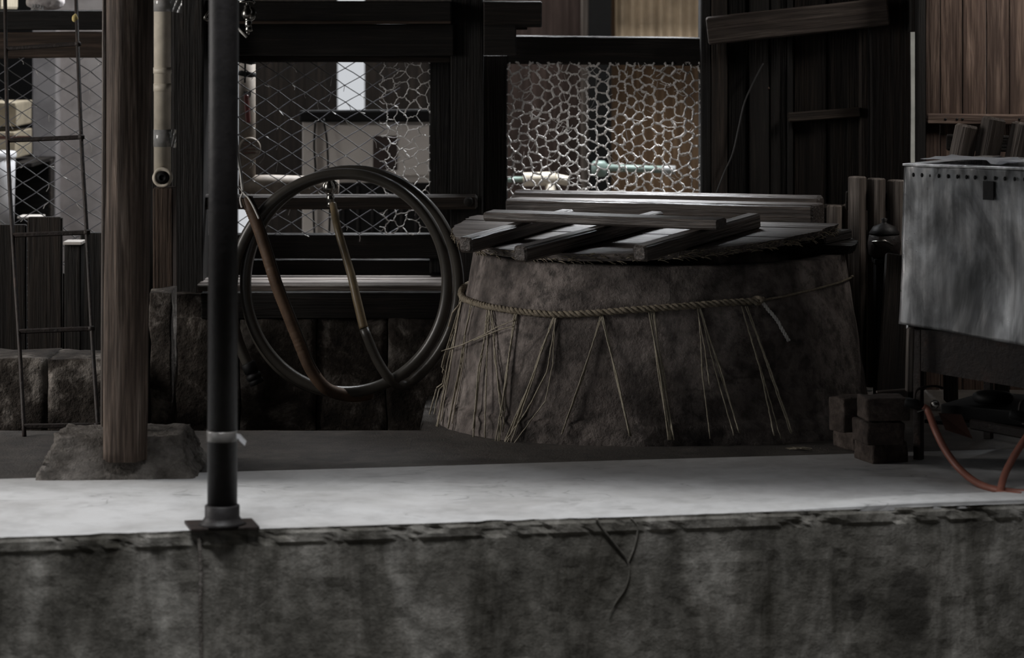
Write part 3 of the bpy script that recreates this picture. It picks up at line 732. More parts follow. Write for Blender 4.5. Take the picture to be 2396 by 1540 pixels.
# cream pipe tee in the middle window with taped top, valve and end cap
ct = thing('capped_pipe', 'cream plastic pipe tee with black tape and round end cap beside the steel post', 'pipe', P(580, 440, 8.6))
yv = 8.62; s = yv / F
bm = bmesh.new(); tube(bm, [P(578, 470, yv), P(578, 120, yv)], 20 * s, 24); obj('upright', bm, M_pvc_dim, ct, True)
bm = bmesh.new(); tube(bm, [P(560, 434, yv), P(640, 433, yv), P(792, 438, yv)], 24 * s, 24); obj('crosspipe', bm, M_pvc_dim, ct, True)
bm = bmesh.new(); lathe(bm, [(24 * s, 0), (25.5 * s, .004), (26 * s, .03), (24 * s, .036), (21 * s, .036), (20 * s, .033), (0, .034)], P(584, 346, yv - .01), (.12, -1, 0), 32); cap = obj('end_cap', bm, M_pvc_dim, ct, True)
for k in range(4):
    bm = bmesh.new(); tube(bm, [P(570, 334 + k * 8, yv - .047), P(598, 333 + k * 8, yv - .044)], .0016, 6); obj('cap_groove', bm, M_tag, cap, True)
for y0 in (140, 170):
    bm = bmesh.new(); lathe(bm, [(20.8 * s, -.009), (21 * s, 0), (20.8 * s, .009)], P(578, y0 + 3, yv), (.18, 0, 1), 24); obj('tape', bm, M_black, ct, True)
stick('strap', P(574, 130, yv - .034), P(573, 194, yv - .034), .006, .004, M_black, ct, up=(0, -1, 0))
stick('lever', P(576, 222, yv - .05), P(581, 288, yv - .045), .016, .01, M_red, ct, up=(0, -1, 0), bev=.004)
obj('lever_bracket', box_bm(P(569, 228, yv - .045), P(588, 213, yv - .03), .003), M_brass, ct)

# ------------------------------------------------------------------ faucets
def faucet(name, label, px, py, Y, k=1.0, nozzle=1.0, dirx=.1):
    t = thing(name, label, 'faucet', P(px, py, Y)); s = Y / F * k
    o = P(px, py, Y)
    bm = bmesh.new(); lathe(bm, [(19 * s, 0), (19.5 * s, .003), (15 * s, .007), (9 * s, .009)], o + V((0, .05, 0)), (0, -1, 0), 26); obj('flange', bm, M_brass, t, True)
    bm = bmesh.new(); tube(bm, [o + V((0, .05, 0)), o + V((0, .01, 0)), o + V((0, -.01, -.002))], 8 * s, 14)
    lathe(bm, [(3 * s, -14 * s), (11 * s, -11 * s), (13.5 * s, 0), (12 * s, 9 * s), (8 * s, 14 * s), (8 * s, 20 * s), (5 * s, 22 * s)], o, (0, 0, 1), 20); obj('body', bm, M_brass, t, True)
    bm = bmesh.new(); lathe(bm, [(7 * s, 0), (8 * s, 8 * s), (7 * s, 9 * s), (9.5 * s, 12 * s), (9.5 * s, 22 * s), (8 * s, 24 * s), (10 * s, 28 * s), (10 * s, 34 * s), (6 * s, 36 * s)], o + V((2 * s, -.003, -8 * s)), (dirx, 0, -1), 18); obj('spout', bm, M_brass, t, True)
    bm = bmesh.new(); lathe(bm, [(3.5 * s, 0), (3.5 * s, 12 * s)], o + V((0, 0, 20 * s)), (0, 0, 1), 12); obj('stem', bm, M_brass, t, True)
    bm = bmesh.new(); tube(bm, [o + V((-19 * s, -.004, 30 * s)), o + V((-8 * s, -.004, 31 * s)), o + V((6 * s, -.004, 33 * s)), o + V((15 * s, -.002, 31 * s)), o + V((18 * s, 0, 26 * s))], 4 * s, 10, rf=lambda q: 1.1 - .5 * abs(q - .5)); obj('handle', bm, M_brass, t, True)
    return t
faucet('tap', 'chrome garden tap in the middle of the coiled hose', 770, 440, 8.2)
t = faucet('tap', 'chrome tap with threaded nozzle hanging at the top beside the steel post', 578, 33, 8.2, .95)
bm = bmesh.new(); lathe(bm, [(4 * .00137, 0)] + [((5 if q % 2 else 4) * .00137, q * .0035) for q in range(1, 9)] + [(3 * .00137, .032)], P(580, 58, 8.2), (0, 0, -1), 12); obj('nozzle', bm, M_brass, t, True)
bm = bmesh.new(); tube(bm, [P(556, 66, 8.2), P(577, 87, 8.19)], .0042, 8); tag(obj('cord_end', bm, M_cord, None, True), 'short white cord end sticking out beside the steel post under the tap', 'cord')
bm = bmesh.new(); tube(bm, catmull([P(499, 22, 8.2), P(485, 32, 8.19), P(479, 44, 8.19), P(490, 46, 8.2), P(498, 34, 8.2)], 6), .0045, 8); tag(obj('wire_loop', bm, M_brass, None, True), 'bent bright wire loop just left of the steel post at the top', 'wire')

# ------------------------------------------------------------------ hoses
gh = thing('garden_hose', 'thick grey garden hose coiled in hanging loops from the tap', 'hose', P(808, 925, 8.0))
def lp_pt(th, sc_, Y, dx=0, dy=0):
    a = R(th); return P(810 + dx + 236 * sc_ * math.sin(a), 662 + dy + 255 * sc_ * math.cos(a), Y)
lead = [P(779, 478, 8.17), P(789, 530, 8.10), P(806, 590, 8.06), P(822, 645, 8.03), P(836, 705, 8.0), P(851, 768, 7.98), P(880, 838, 7.98), P(915, 890, 7.98), P(968, 888, 7.985)]
bm = bmesh.new(); tube(bm, catmull(lead[:6], 8), .0145, 12, rf=lambda t: .8 + .2 * t); obj('lead', bm, M_hosetan, gh, True)
body = lead[5:8]
n = 78
for i in range(n):
    th = 30 + 1000 * i / (n - 1)
    if th < 330: sc_, Y, dx, dy = 1.07 + .02 * math.sin(R(th)), 8.03, 10, 6
    else:
        sc_, Y, dx, dy = 1.0, 8.0, 0, 0
    f = min(1, max(0, (th - 300) / 60)); sc_ = (1.055) * (1 - f) + 1.0 * f; Y = 8.05 * (1 - f) + 7.99 * f; dx = 14 * (1 - f); dy = 6 * (1 - f)
    g = min(1, max(0, (th - 900) / 130)); sc_ += .22 * g ** 1.6; Y -= .03 * g; dx -= 4 * g
    body.append(lp_pt(th, sc_, Y, dx, dy))
bm = bmesh.new(); tube(bm, catmull(body, 3), .0175, 14, rf=lambda t: .86 + .14 * min(1, t * 20)); coil = obj('coil', bm, M_hose, gh, True)
e = body[-1]; d = (body[-1] - body[-2]).normalized()
bm = bmesh.new(); lathe(bm, [(.017, -.02), (.023, -.015), (.023, .012), (.02, .014), (.02, .02), (.024, .022), (.024, .034), (.02, .036), (.023, .04), (.023, .052), (.015, .054)], e, d, 18); obj('coupling', bm, M_black, coil, True)
rh = thing('ribbed_hose', 'brown ribbed hose tied up by a white cord beside the steel post', 'hose', P(690, 930, 7.95))
pts = catmull([P(576, 462, 7.96), P(600, 520, 7.95), P(622, 585, 7.94), P(645, 660, 7.93), P(672, 730, 7.93), P(700, 800, 7.93), P(728, 865, 7.93), P(765, 910, 7.945), P(820, 926, 8.0), P(865, 922, 8.045)], 24)
bm = bmesh.new(); nn = len(pts); tube(bm, pts, .019, 14, rf=lambda t: (1 + .05 * (int(t * (nn - 1)) % 2)) * (1 if t > .06 else .75 + 4 * t))
rt = obj('tube', bm, M_ribbed, rh, True)
bm = bmesh.new(); tube(bm, [p + V((.017, -.006, .004)) for p in pts[:150]], .0035, 6); obj('seam', bm, M_hose, rt, True)
tc_ = thing('tie_cord', 'white twisted cord holding up the ribbed hose end', 'cord', P(570, 460, 7.96))
bm = bmesh.new(); tube(bm, catmull([P(548, 300, 8.2), P(556, 370, 8.08), P(563, 410, 8.02), P(568, 448, 7.955), P(580, 462, 7.945), P(592, 482, 7.935), P(606, 512, 7.925)], 8), .0032, 7); obj('strand', bm, M_cord, tc_, True)
bm = bmesh.new(); tube(bm, catmull([P(551, 300, 8.2), P(560, 372, 8.08), P(566, 412, 8.02), P(568, 448, 7.955), P(562, 466, 7.945), P(566, 486, 7.94)], 8), .0030, 7); obj('strand', bm, M_cord, tc_, True)
bm = bmesh.new(); tube(bm, catmull([P(568, 450, 7.95), P(560, 440, 7.95), P(552, 433, 7.95)], 6), .002, 6); obj('loose_end', bm, M_cord, tc_, True)

# ------------------------------------------------------------------ vat
CXV, CYV = .437, 7.83
def vprof(z):
    """half width, half depth, exponent, centre x, centre y"""
    t = max(0.0, min(1.0, z / .495))
    a = .645 + (.567 - .645) * t; b = .575 + (.560 - .575) * t
    f = max(0.0, min(1.0, (.066 - z) / .016)); f = f * f * (3 - 2 * f) * (.75 + .25 * (1 - z / .066))
    a += .022 * f; b += .022 * f
    return a, b, 2.55 - .45 * t, .434 + .015 * t, 7.80 + .05 * t
def vat_r(z, th):
    a, b, n, cx, cy = vprof(z); c, s_ = abs(math.cos(th)), abs(math.sin(th))
    r = ((c / a) ** n + (s_ / b) ** n) ** (-1 / n)
    r += noise.noise(V((math.cos(th) * 2.5, math.sin(th) * 2.5, z * 4))) * .008 + noise.noise(V((math.cos(th) * 9, math.sin(th) * 9, z * 14))) * .003
    if z < .062: r += noise.noise(V((math.cos(th) * 22, math.sin(th) * 22, z * 30))) * .006
    return r, cx, cy
def vat_f(p):
    a, b, n, cx, cy = vprof(p.z)
    th = math.atan2(p.y - cy, p.x - cx); r, cx, cy = vat_r(p.z, th)
    return math.hypot(p.x - cx, p.y - cy) - r
def vat_hit(px, py, off=.008):
    best = None; Y = 6.9
    while Y < 8.0:
        p = P(px, py, Y); d = vat_f(p)
        if best is None or d < best[0]: best = (d, p)
        if d < 0: break
        Y += .004
    d, p = best; a, b, n, cx, cy = vprof(p.z)
    nrm = V(((p.x - cx) / a ** 2, (p.y - cy) / b ** 2, 0)).normalized()
    return p + nrm * (off - min(d, 0) if d < off else 0)
vt = thing('plastered_vat', 'large round clay-plastered vat under a plank lid in the middle of the platform', 'vat', (CXV, CYV, 0))
bm = bmesh.new(); rings = []; nt_ = 240
for i in range(71):
    z = -.005 + .5 * i / 70; rg = []
    for k in range(nt_):
        th = 2 * math.pi * k / nt_; r, cx, cy = vat_r(z, th)
        rg.append(bm.verts.new((cx + r * math.cos(th), cy + r * math.sin(th), z + (noise.noise(V((math.cos(th) * 6, math.sin(th) * 6, 3))) * .004 if i == 70 else 0))))
    rings.append(rg)
for q, dz in ((.98, .003), (.9, .002), (.88, -.12), (.5, -.3), (.05, -.34)):
    rg = []
    for k in range(nt_):
        th = 2 * math.pi * k / nt_; r, cx, cy = vat_r(.495, th); rg.append(bm.verts.new((cx + r * q * math.cos(th), cy + r * q * math.sin(th), .495 + dz)))
    rings.append(rg)
for A, B in zip(rings, rings[1:]):
    for k in range(nt_): bm.faces.new((A[k], A[(k + 1) % nt_], B[(k + 1) % nt_], B[k]))
bm.faces.new(rings[-1])
obj('vat_wall', bm, M_vat, vt, True)

# straw rope with hanging straws
sr = thing('straw_rope', 'twisted straw rope tied round the plastered vat with hanging straws', 'rope', (CXV, CYV, 0))
def surf(pts, off=.008, n=8):
    out = []
    for i in range(len(pts) - 1):
        for k in range(n):
            t = k / n; out.append(vat_hit(pts[i][0] + (pts[i + 1][0] - pts[i][0]) * t, pts[i][1] + (pts[i + 1][1] - pts[i][1]) * t, off))
    out.append(vat_hit(*pts[-1], off)); return out
cp = [(1086, 689), (1092, 699), (1120, 709), (1150, 717), (1213, 727), (1260, 732), (1303, 735), (1350, 734), (1400, 731), (1470, 725), (1525, 721), (1580, 717), (1630, 713), (1690, 708), (1735, 705), (1776, 702)]
path = surf(cp, .010, 12)
back = [vat_hit(1086, 689, .01) + V((.0, .02, .002)), vat_hit(1086, 689, .01) + V((.005, .12, .008)), vat_hit(1086, 689, .01) + V((.04, .3, .01))]
path = back[::-1] + path
path = catmull(path, 2)
def twist(path, r_out, r_str, pitch, ns=3, seg=6):
    bm = bmesh.new(); acc = [0]
    for a, b in zip(path, path[1:]): acc.append(acc[-1] + (b - a).length)
    for k in range(ns):
        pts = []
        for i, p in enumerate(path):
            t = (path[min(i + 1, len(path) - 1)] - path[max(i - 1, 0)]).normalized(); u = V((0, 0, 1)); u = (u - t * u.dot(t)).normalized(); v = t.cross(u)
            a = acc[i] / pitch * 2 * math.pi + 2 * math.pi * k / ns
            pts.append(p + u * math.cos(a) * r_out + v * math.sin(a) * r_out)
        tube(bm, pts, r_str, seg, True, lambda q: 1 + .12 * math.sin(q * 300))
    return bm
dense = []
for a, b in zip(path, path[1:]):
    m = max(1, int((b - a).length / .0035))
    for i in range(m): dense.append(a.lerp(b, i / m))
dense.append(path[-1])
tcd = obj('twisted_cord', twist(dense, .0052, .0053, .05), M_rope, sr, True)
bm = bmesh.new(); o = vat_hit(1768, 702, .012)
kp = [o + V((.013 * math.cos(a) * (1 + .2 * math.sin(3 * a)), -.007 * math.sin(2 * a) - .004, .009 * math.sin(a))) for a in [i * .35 for i in range(19)]]
tube(bm, kp, .0055, 8); tube(bm, [o + V((.008, -.006, -.004)), o + V((.016, -.009, .008)), o + V((.02, -.004, .0))], .005, 8); obj('knot', bm, M_rope, tcd, True)
tail = surf([(1776, 704), (1795, 727), (1812, 748), (1826, 772), (1841, 798)], .010, 26)
dn = []
for a, b in zip(tail, tail[1:]):
    m = max(1, int((b - a).length / .003)); dn += [a.lerp(b, i / m) for i in range(m)]
tag(obj('rope_tail', twist(dn, .0026, .0032, .02, 2), M_cord, sr, True), label='pale loose rope tail')
bm = bmesh.new(); tube(bm, surf([(1776, 703), (1830, 693), (1900, 677), (1960, 661), (1996, 646)], .005, 8), .0035, 7); obj('thin_cord', bm, M_rope, sr, True)
ends = [
 ((1086, 698), [(1017, 978), (1026, 968), (1031, 1008), (1036, 1002), (1045, 985)]), ((1086, 700), [(1063, 765)]),
 ((1108, 710), [(1062, 1000), (1066, 990), (1058, 1002)]),
 ((1148, 718), [(1117, 1027), (1147, 1022), (1121, 1000)]), ((1153, 719), [(1182, 975), (1184, 960)]),
 ((1212, 730), [(1175, 1033), (1179, 1031), (1172, 1030), (1184, 1010)]),
 ((1302, 738), [(1205, 1036), (1186, 1040), (1196, 1034), (1210, 1000)]),
 ((1411, 738), [(1318, 1015), (1322, 1008), (1330, 985)]), ((1413, 738), [(1475, 1018), (1478, 1019), (1472, 1005)]),
 ((1521, 725), [(1563, 1027), (1566, 1028), (1569, 1027)]), ((1528, 726), [(1576, 1028), (1572, 1020)]),
 ((1629, 720), [(1659, 1025), (1657, 900)]), ((1634, 720), [(1713, 1017), (1727, 1012), (1724, 1010)]),
 ((1734, 716), [(1803, 1017), (1821, 1025)]), ((1742, 716), [(1845, 1013), (1843, 1008)]),
]
random.seed(3)
def straw(pts, off0, off1):
    w_ = []; m = 14; k = len(pts) - 1
    for i in range(m * k + 1):
        q = i / m; j = min(int(q), k - 1); t = q - j
        px = pts[j][0] + (pts[j + 1][0] - pts[j][0]) * t; py = pts[j][1] + (pts[j + 1][1] - pts[j][1]) * t
        w_.append(vat_hit(px, py, off0 + (off1 - off0) * i / (m * k)))
    bm = bmesh.new(); tube(bm, w_, random.uniform(.0014, .0022), 5, True, lambda t: 1.0 + .25 * t)
    obj('straw', bm, M_straw, sr, True)
for (a, es) in ends:
    for e in es:
        mid = ((a[0] + e[0]) / 2 + random.uniform(-5, 5), (a[1] + e[1]) / 2)
        straw([(a[0] + random.uniform(-4, 4), a[1]), (a[0] * .75 + e[0] * .25 + random.uniform(-2, 2), a[1] * .75 + e[1] * .25), mid, e], .008, random.uniform(.01, .022))
straw([(1303, 738), (1299, 850), (1283, 937), (1210, 1038)], .008, .02); straw([(1306, 738), (1285, 870), (1240, 960), (1188, 1038)], .008, .02)
straw([(1212, 748), (1170, 766), (1140, 784), (1095, 806), (1049, 822)], .014, .02); straw([(1210, 762), (1180, 770), (1150, 782), (1120, 796)], .014, .016)
for (x, y) in ((1086, 699), (1108, 708), (1150, 717), (1212, 727), (1303, 736), (1411, 732), (1524, 722), (1631, 714), (1738, 706)):
    pass

# ------------------------------------------------------------------ plank lids on the vat
AL, BE = .0725, .055
plane = lambda X, Y: .502 + AL * (Y - 7.26) + BE * (X - .184)
def lidpt(px, py, h):
    lo, hi = 6.5, 9.5
    f = lambda Y: (CH - (py - HOR) * Y / F) - (plane((px - CX) / F * Y, Y) + h)
    for _ in range(60):
        m = (lo + hi) / 2
        if f(m) > 0: lo = m
        else: hi = m
    return P(px, py, lo)
nrm = V((-BE, -AL, 1)).normalized()
ang = R(-27.5); exl = V((math.cos(ang), math.sin(ang), 0)); exl = (exl - nrm * exl.dot(nrm)).normalized(); eyl = nrm.cross(exl)
LC = V((.43, 7.90, plane(.43, 7.90)))
def halfdisc(owner, C0, X, Yv, Zv, rad, y_from, y_to, n, thick, mat, name, dark=None):
    st_ = (y_to - y_from) / n
    for i in range(n):
        y0, y1 = y_from + st_ * i + .001, y_from + st_ * (i + 1) - .001
        L_, R_ = [], []
        for k in range(7):
            y = y0 + (y1 - y0) * k / 6; xx = math.sqrt(max(rad * rad - y * y, .0009))
            L_.append((-xx + random.uniform(-.005, .005), y)); R_.append((xx + random.uniform(-.005, .005), y))
        poly = L_ + R_[::-1]; dz = random.uniform(-.0015, .0015)
        bm = bmesh.new()
        top = [bm.verts.new((x, y, thick + dz + noise.noise(V((x * 5, y * 5, i))) * .001)) for x, y in poly]
        bot = [bm.verts.new((x * .985, y, dz)) for x, y in poly]
        bm.faces.new(top[::-1]); bm.faces.new(bot); m = len(poly)
        for k in range(m): bm.faces.new((top[k], top[(k + 1) % m], bot[(k + 1) % m], bot[k]))
        bmesh.ops.recalc_face_normals(bm, faces=bm.faces)
        me = bpy.data.meshes.new(name); bm.to_mesh(me); bm.free(); me.materials.append(mat)
        o = bpy.data.objects.new(name, me); C.objects.link(o); o.parent = owner
        M = Matrix((X, Yv, Zv)).transposed().to_4x4(); M.translation = C0 - origin(owner); o.matrix_basis = M
fl_ = thing('front_lid', 'front half of the round plank lid with three battens on the vat', 'lid', (.25, 7.6, .5))
halfdisc(fl_, LC, exl, eyl, nrm, .612, -.61, -.002, 7, .022, MW['lid'], 'plank')
T = .022
# frayed straw binding along the curved rim
bm = bmesh.new()
for k in range(420):
    a = R(180 + 180 * random.random()); rr = .608 + random.uniform(-.004, .006)
    p = LC + exl * math.cos(a) * rr + eyl * math.sin(a) * rr + nrm * random.uniform(-.004, .018)
    tdir = (-exl * math.sin(a) + eyl * math.cos(a)); q = p + tdir * random.uniform(.012, .03) + nrm * random.uniform(-.012, .006) + (exl * math.cos(a) + eyl * math.sin(a)) * random.uniform(0, .006)
    tube(bm, [p, (p + q) / 2 + V((0, 0, .002)), q], random.uniform(.001, .002), 4)
tag(obj('frayed_rim', bm, M_rope, fl_, True), kind='stuff')
for f, b in (((1089, 592), (1330, 489)), ((1217, 614), (1540, 494)), ((1497, 612), (1765, 498))):
    p, q = lidpt(*f, T), lidpt(*b, T + .045); q = q - nrm * .045
    stick('batten', p + nrm * .0225, q + nrm * .0225, .046, .045, MW['lid'], fl_, up=nrm, jit=.0015, bev=.006)
p, q = lidpt(1142, 507, T + .045 + .012), lidpt(1690, 527, T + .045 + .012)
cb_ = thing('loose_slat', 'loose weathered slat lying across the lid battens', 'slat', (.27, 7.65, .58))
stick('slat_board', p + nrm * .004, q + nrm * .004, .062, .028, MW['lid'], cb_, up=nrm, jit=.002, bev=.005)
kb = thing('long_timber', 'long thick grained timber lying along the straight lid edge', 'beam', (.44, 7.9, .56))
p, q = V((-.022, 8.13, .594)), V((.90, 7.685, .606)); sd = V((q.y - p.y, -(q.x - p.x), 0)).normalized(); back_ = -sd
stick('timber', p + back_ * .055, q + back_ * .055, .11, .074, MW['lid'], kb, jit=.002, bev=.006)
kr = thing('rear_edge_board', 'second board standing behind the thick lid timber', 'board', (.45, 8.05, .53))
stick('board_face', V((.0, 8.25, .594)) + back_ * .03, V((.935, 7.82, .604)) + back_ * .03, .05, .112, MW['lid'], kr, jit=.002, bev=.008)
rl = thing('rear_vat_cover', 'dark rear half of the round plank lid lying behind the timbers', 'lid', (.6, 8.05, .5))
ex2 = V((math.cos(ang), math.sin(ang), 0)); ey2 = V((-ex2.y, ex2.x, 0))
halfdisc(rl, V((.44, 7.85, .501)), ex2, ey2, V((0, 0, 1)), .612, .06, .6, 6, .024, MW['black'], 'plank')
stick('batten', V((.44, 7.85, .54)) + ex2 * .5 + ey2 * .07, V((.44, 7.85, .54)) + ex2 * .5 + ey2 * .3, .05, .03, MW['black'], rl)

# ------------------------------------------------------------------ big door and right wall
d1 = struct('door_1', 'large dark board door leaning behind the vat')
vpost('backing', 1664, 2131, -600, 914, 8.56, .02, MW['black'], d1)
for a, b, Y, mt in ((1664, 1702, 8.46, 'dark'), (1703, 1752, 8.50, 'black'), (1753, 1800, 8.49, 'black'), (1801, 1842, 8.495, 'black'), (1843, 1856, 8.475, 'black'), (1857, 1934, 8.50, 'dark'), (1935, 2013, 8.505, 'dark')):
    vpost('board', a, b, -600, 900, Y, .025, MW[mt], d1, jit=.001)
vpost('stile', 2013, 2034, -600, 900, 8.47, .05, MW['dark'], d1, jit=.001)
vpost('board', 2037, 2131, -600, 900, 8.44, .03, MW['dark'], d1, jit=.004)
a, b = P(1655, 72, 8.42), P(2078, 26, 8.40)
stick('brace', a, b, .03, .092, MW['brace'], d1, jit=.005, bev=.005)
stick('rail', P(1843, 275, 8.47), P(2012, 262, 8.47), .03, .031, MW['dark'], d1, jit=.001)
for (x, y) in ((1775, 205), (1797, 207)):
    bm = bmesh.new(); lathe(bm, [(.004, 0), (.006, .003), (.002, .005)], P(x, y, 8.495), (0, -1, 0), 10); obj('knot', bm, MW['brown'], d1, True)
bm = bmesh.new(); tube(bm, catmull([P(1786, 148, 8.46), P(1764, 190, 8.45), P(1742, 240, 8.44), P(1728, 300, 8.44), P(1714, 360, 8.44), P(1694, 405, 8.44), P(1676, 452, 8.44)], 6), .0028, 6)
tag(obj('hanging_wire', bm, M_wire, None, True), 'thin dark wire hanging down the large board door', 'wire')
wr = struct('wall_boards_right', 'lit brown board wall behind the steel tub')
xs = [2166, 2200, 2253, 2308, 2363, 2420, 2475, 2530]
for i, (a, b) in enumerate(zip(xs, xs[1:])): vpost('board', a, b - 1.2, -520, 914, 8.3 + .004 * (i % 2), .02, MW['plank'], wr, jit=.0006, bev=.002)
vpost('post', 2147, 2166, -520, 914, 8.26, .06, MW['black'], wr)
vpost('header', 2130, 2150, -520, 75, 8.38, .06, MW['black'], wr)
hbeam('rail', 2169, 2480, 266, 291, 8.275, .025, MW['plank'], wr, dy=3, jit=.001)
for x in (2212, 2239, 2252, 2385):
    bm = bmesh.new(); lathe(bm, [(.004, 0), (.0045, .002), (.001, .003)], P(x, 279, 8.276), (0, -1, 0), 8); obj('nail', bm, M_black, wr, True)

# ------------------------------------------------------------------ steel tub on its burner stand
u = V((.819, -.574, 0)); nb = V((.574, .819, 0)); A0 = V((1.063, 6.95, 0))
def TP(t, d, z): return A0 + u * t + nb * d + V((0, 0, z))
tb = thing('steel_tub', 'stained stainless steel tub with a row of slots on the right', 'tub', TP(.3, .2, .36))
bm = bmesh.new(); nx, nz_ = 90, 50; g = []
for j in range(nz_ + 1):
    row = []
    for i in range(nx + 1):
        t = .74 * i / nx; q = j / nz_; zb = .374 - .095 * t; z = .806 + (zb - .806) * q
        d = noise.noise(V((t * 7, z * 7, 2))) * .008 + noise.noise(V((t * 22, z * 12, 6))) * .003 + noise.noise(V((t * 40, z * 16, 9))) * .0012 * (1 + 2 * max(0, z - .7) * 8) - .006 * max(0, q - .85) / .15
        row.append(bm.verts.new(TP(t - .014 * q * max(0, 1 - t * 8), d, z)))
    g.append(row)
for a, b in zip(g, g[1:]):
    for i in range(nx): bm.faces.new((a[i], a[i + 1], b[i + 1], b[i]))
bmesh.ops.solidify(bm, geom=bm.faces[:], thickness=.0015)
obj('front_sheet', bm, M_steel, tb, True)
def tbox(name, t0, t1, d0, d1, z0, z1, mat, parent, bev=.002):
    bm = box_bm((t0, d0, z0), (t1, d1, z1), bev)
    for v in bm.verts: v.co = TP(v.co.x, v.co.y, v.co.z)
    return obj(name, bm, mat, parent)
tbox('top_flange', -.002, .74, -.006, .05, .803, .809, M_steel, tb, .001)
tbox('side_wall', .0, .006, .012, .52, .36, .806, M_steel, tb, .001)
tbox('back_wall', .0, .74, .514, .52, .36, .806, M_steel, tb, .001)
tbox('tub_floor', .006, .73, .02, .51, .40, .406, M_steel, tb, .001)
tbox('side_flange', -.004, .05, .0, .52, .803, .8085, M_steel, tb, .001)
for i, px in enumerate((2138, 2158, 2177, 2197, 2219, 2241, 2262, 2282, 2305, 2329, 2352, 2375, 2398)):
    q = (px - CX) / F; t = (q * A0.y - A0.x) / (u.x - q * u.y)
    z = CH - (409 + i * .9 - HOR) * TP(t, 0, 0).y / F
    bm = bmesh.new(); lathe(bm, [(.0001, 0), (.0034, .0005), (.004, .002), (.002, .003)], TP(t, -.0005, z), -nb, 12)
    c = TP(t, 0, z)
    for v in bm.verts: dd = v.co - c; v.co = c + V((dd.x, dd.y, dd.z * 1.5))
    obj('slot', bm, M_black, tb, True)
q = (2315 - CX) / F; t = (q * A0.y - A0.x) / (u.x - q * u.y)
tbox('plate', t - .0155, t + .0155, -.008, -.004, CH - (468 - HOR) * 6.8 / F, CH - (424 - HOR) * 6.8 / F, M_pipe, tb, .001)
# crumpled sheet lying on the rim
fs_ = thing('crumpled_sheet', 'crumpled pale film sheet lying on top of the steel tub', 'sheet', TP(.3, .1, .81))
bm = bmesh.new(); g = []
for j in range(13):
    row = []
    for i in range(61):
        t = .035 + .7 * i / 60; dd = .02 + .2 * j / 12
        hgt = .008 + .016 * max(0, noise.noise(V((t * 5, dd * 4, 1))) + .45) + .004 * noise.noise(V((t * 25, dd * 20, 3))) - (.008 if abs(t - .25) < .008 else 0)
        row.append(bm.verts.new(TP(t, dd + noise.noise(V((t * 12, j, 0))) * .008, .810 + hgt)))
    g.append(row)
for a, b in zip(g, g[1:]):
    for i in range(60): bm.faces.new((a[i], a[i + 1], b[i + 1], b[i]))
bmesh.ops.solidify(bm, geom=bm.faces[:], thickness=.0012)
obj('film', bm, M_bucket, fs_, True)
# stand: sooty firebox, legs, burner shelf
sd_ = thing('burner_stand', 'sooty iron stand with firebox and burner shelf under the steel tub', 'stand', TP(.3, .2, 0))
bm = box_bm((.035, .03, 0), (.74, .5, 1), .002)
for v in bm.verts:
    t = v.co.x; zz = .246 - .075 * (t - .035) if v.co.z < .5 else .358; v.co = TP(t, v.co.y, zz)
obj('firebox', bm, M_iron, sd_)
for t, d in ((.012, .03), (.012, .48), (.70, .03)):
    tbox('leg', t, t + .022, d, d + .022, 0, .358, M_iron, sd_)
tbox('shelf', .03, .74, .06, .45, .10, .11, M_black, sd_)
stick('shelf_bar', TP(.185, .02, .118), TP(.74, .02, .076), .016, .028, M_iron, sd_)
tbox('burner_box', .06, .72, .10, .40, .11, .15, M_black, sd_, .004)
for t in (.16, .38, .6):
    bm = bmesh.new(); lathe(bm, [(.05, 0), (.055, .006), (.055, .02), (.045, .026), (.02, .03)], TP(t, .22, .15), (0, 0, 1), 24); obj('burner_ring', bm, M_black, sd_, True)
def cock(name, label, px, py, Y):
    t = thing(name, label, 'gas cock', P(px, py, Y))
    o = P(px, py, Y); ax = V((.8, -.35, -.18)).normalized()
    bm = bmesh.new(); lathe(bm, [(.0, -.026), (.012, -.025), (.0135, -.02), (.0135, .01), (.011, .012), (.011, .022), (.007, .024)], o, ax, 20); obj('barrel', bm, M_black, t, True)
    bm = bmesh.new(); tube(bm, catmull([o + V((.0, .005, .01)), o + V((.005, .01, .032)), o + V((.02, .02, .04)), o + V((.06, .05, .041)), o + V((.09, .09, .03))], 6), .0035, 8); obj('feed_pipe', bm, M_iron, t, True)
    stick('lever', o + V((.005, -.012, -.018)), o + V((.024, -.016, -.011)), .008, .004, M_brass, t)
    bm = bmesh.new(); lathe(bm, [(.0, 0), (.011, .001), (.012, .008), (.006, .012)], o + V((.055, .0, .0)), (-.3, -1, .1), 16); obj('knob', bm, M_brass, t, True)
    return o + ax * .024
e1 = cock('gas_cock', 'black gas cock with orange hose beside the brick stack', 2140, 946, 6.80)
e2 = cock('gas_cock', 'black gas cock at the right end of the burner shelf', 2385, 974, 6.66)
bm = bmesh.new()
h1 = [e1, e1 + V((.012, -.008, -.012)), P(2190, 1010, 6.72), P(2215, 1058, 6.68), P(2248, 1100, 6.63), FL(2290, 1132, .014), FL(2340, 1148, .010), FL(2400, 1154, .010), FL(2500, 1156, .010)]
tube(bm, catmull(h1, 8), .0095, 12)
o = obj('rubber_hose', bm, M_gas, None, True); tag(o, 'orange rubber hose curving from the left gas cock to the floor', 'hose')
bm = bmesh.new()
h2 = [e2, e2 + V((.012, -.012, -.02)), P(2404, 1020, 6.58), P(2374, 1066, 6.54), P(2352, 1108, 6.50), FL(2342, 1143, .02), FL(2344, 1156, .011), FL(2390, 1160, .011)]
tube(bm, catmull(h2, 8), .0095, 12)
o = obj('rubber_hose', bm, M_gas, None, True); tag(o, 'shorter orange rubber hose dropping from the right gas cock', 'hose')
bm = bmesh.new()
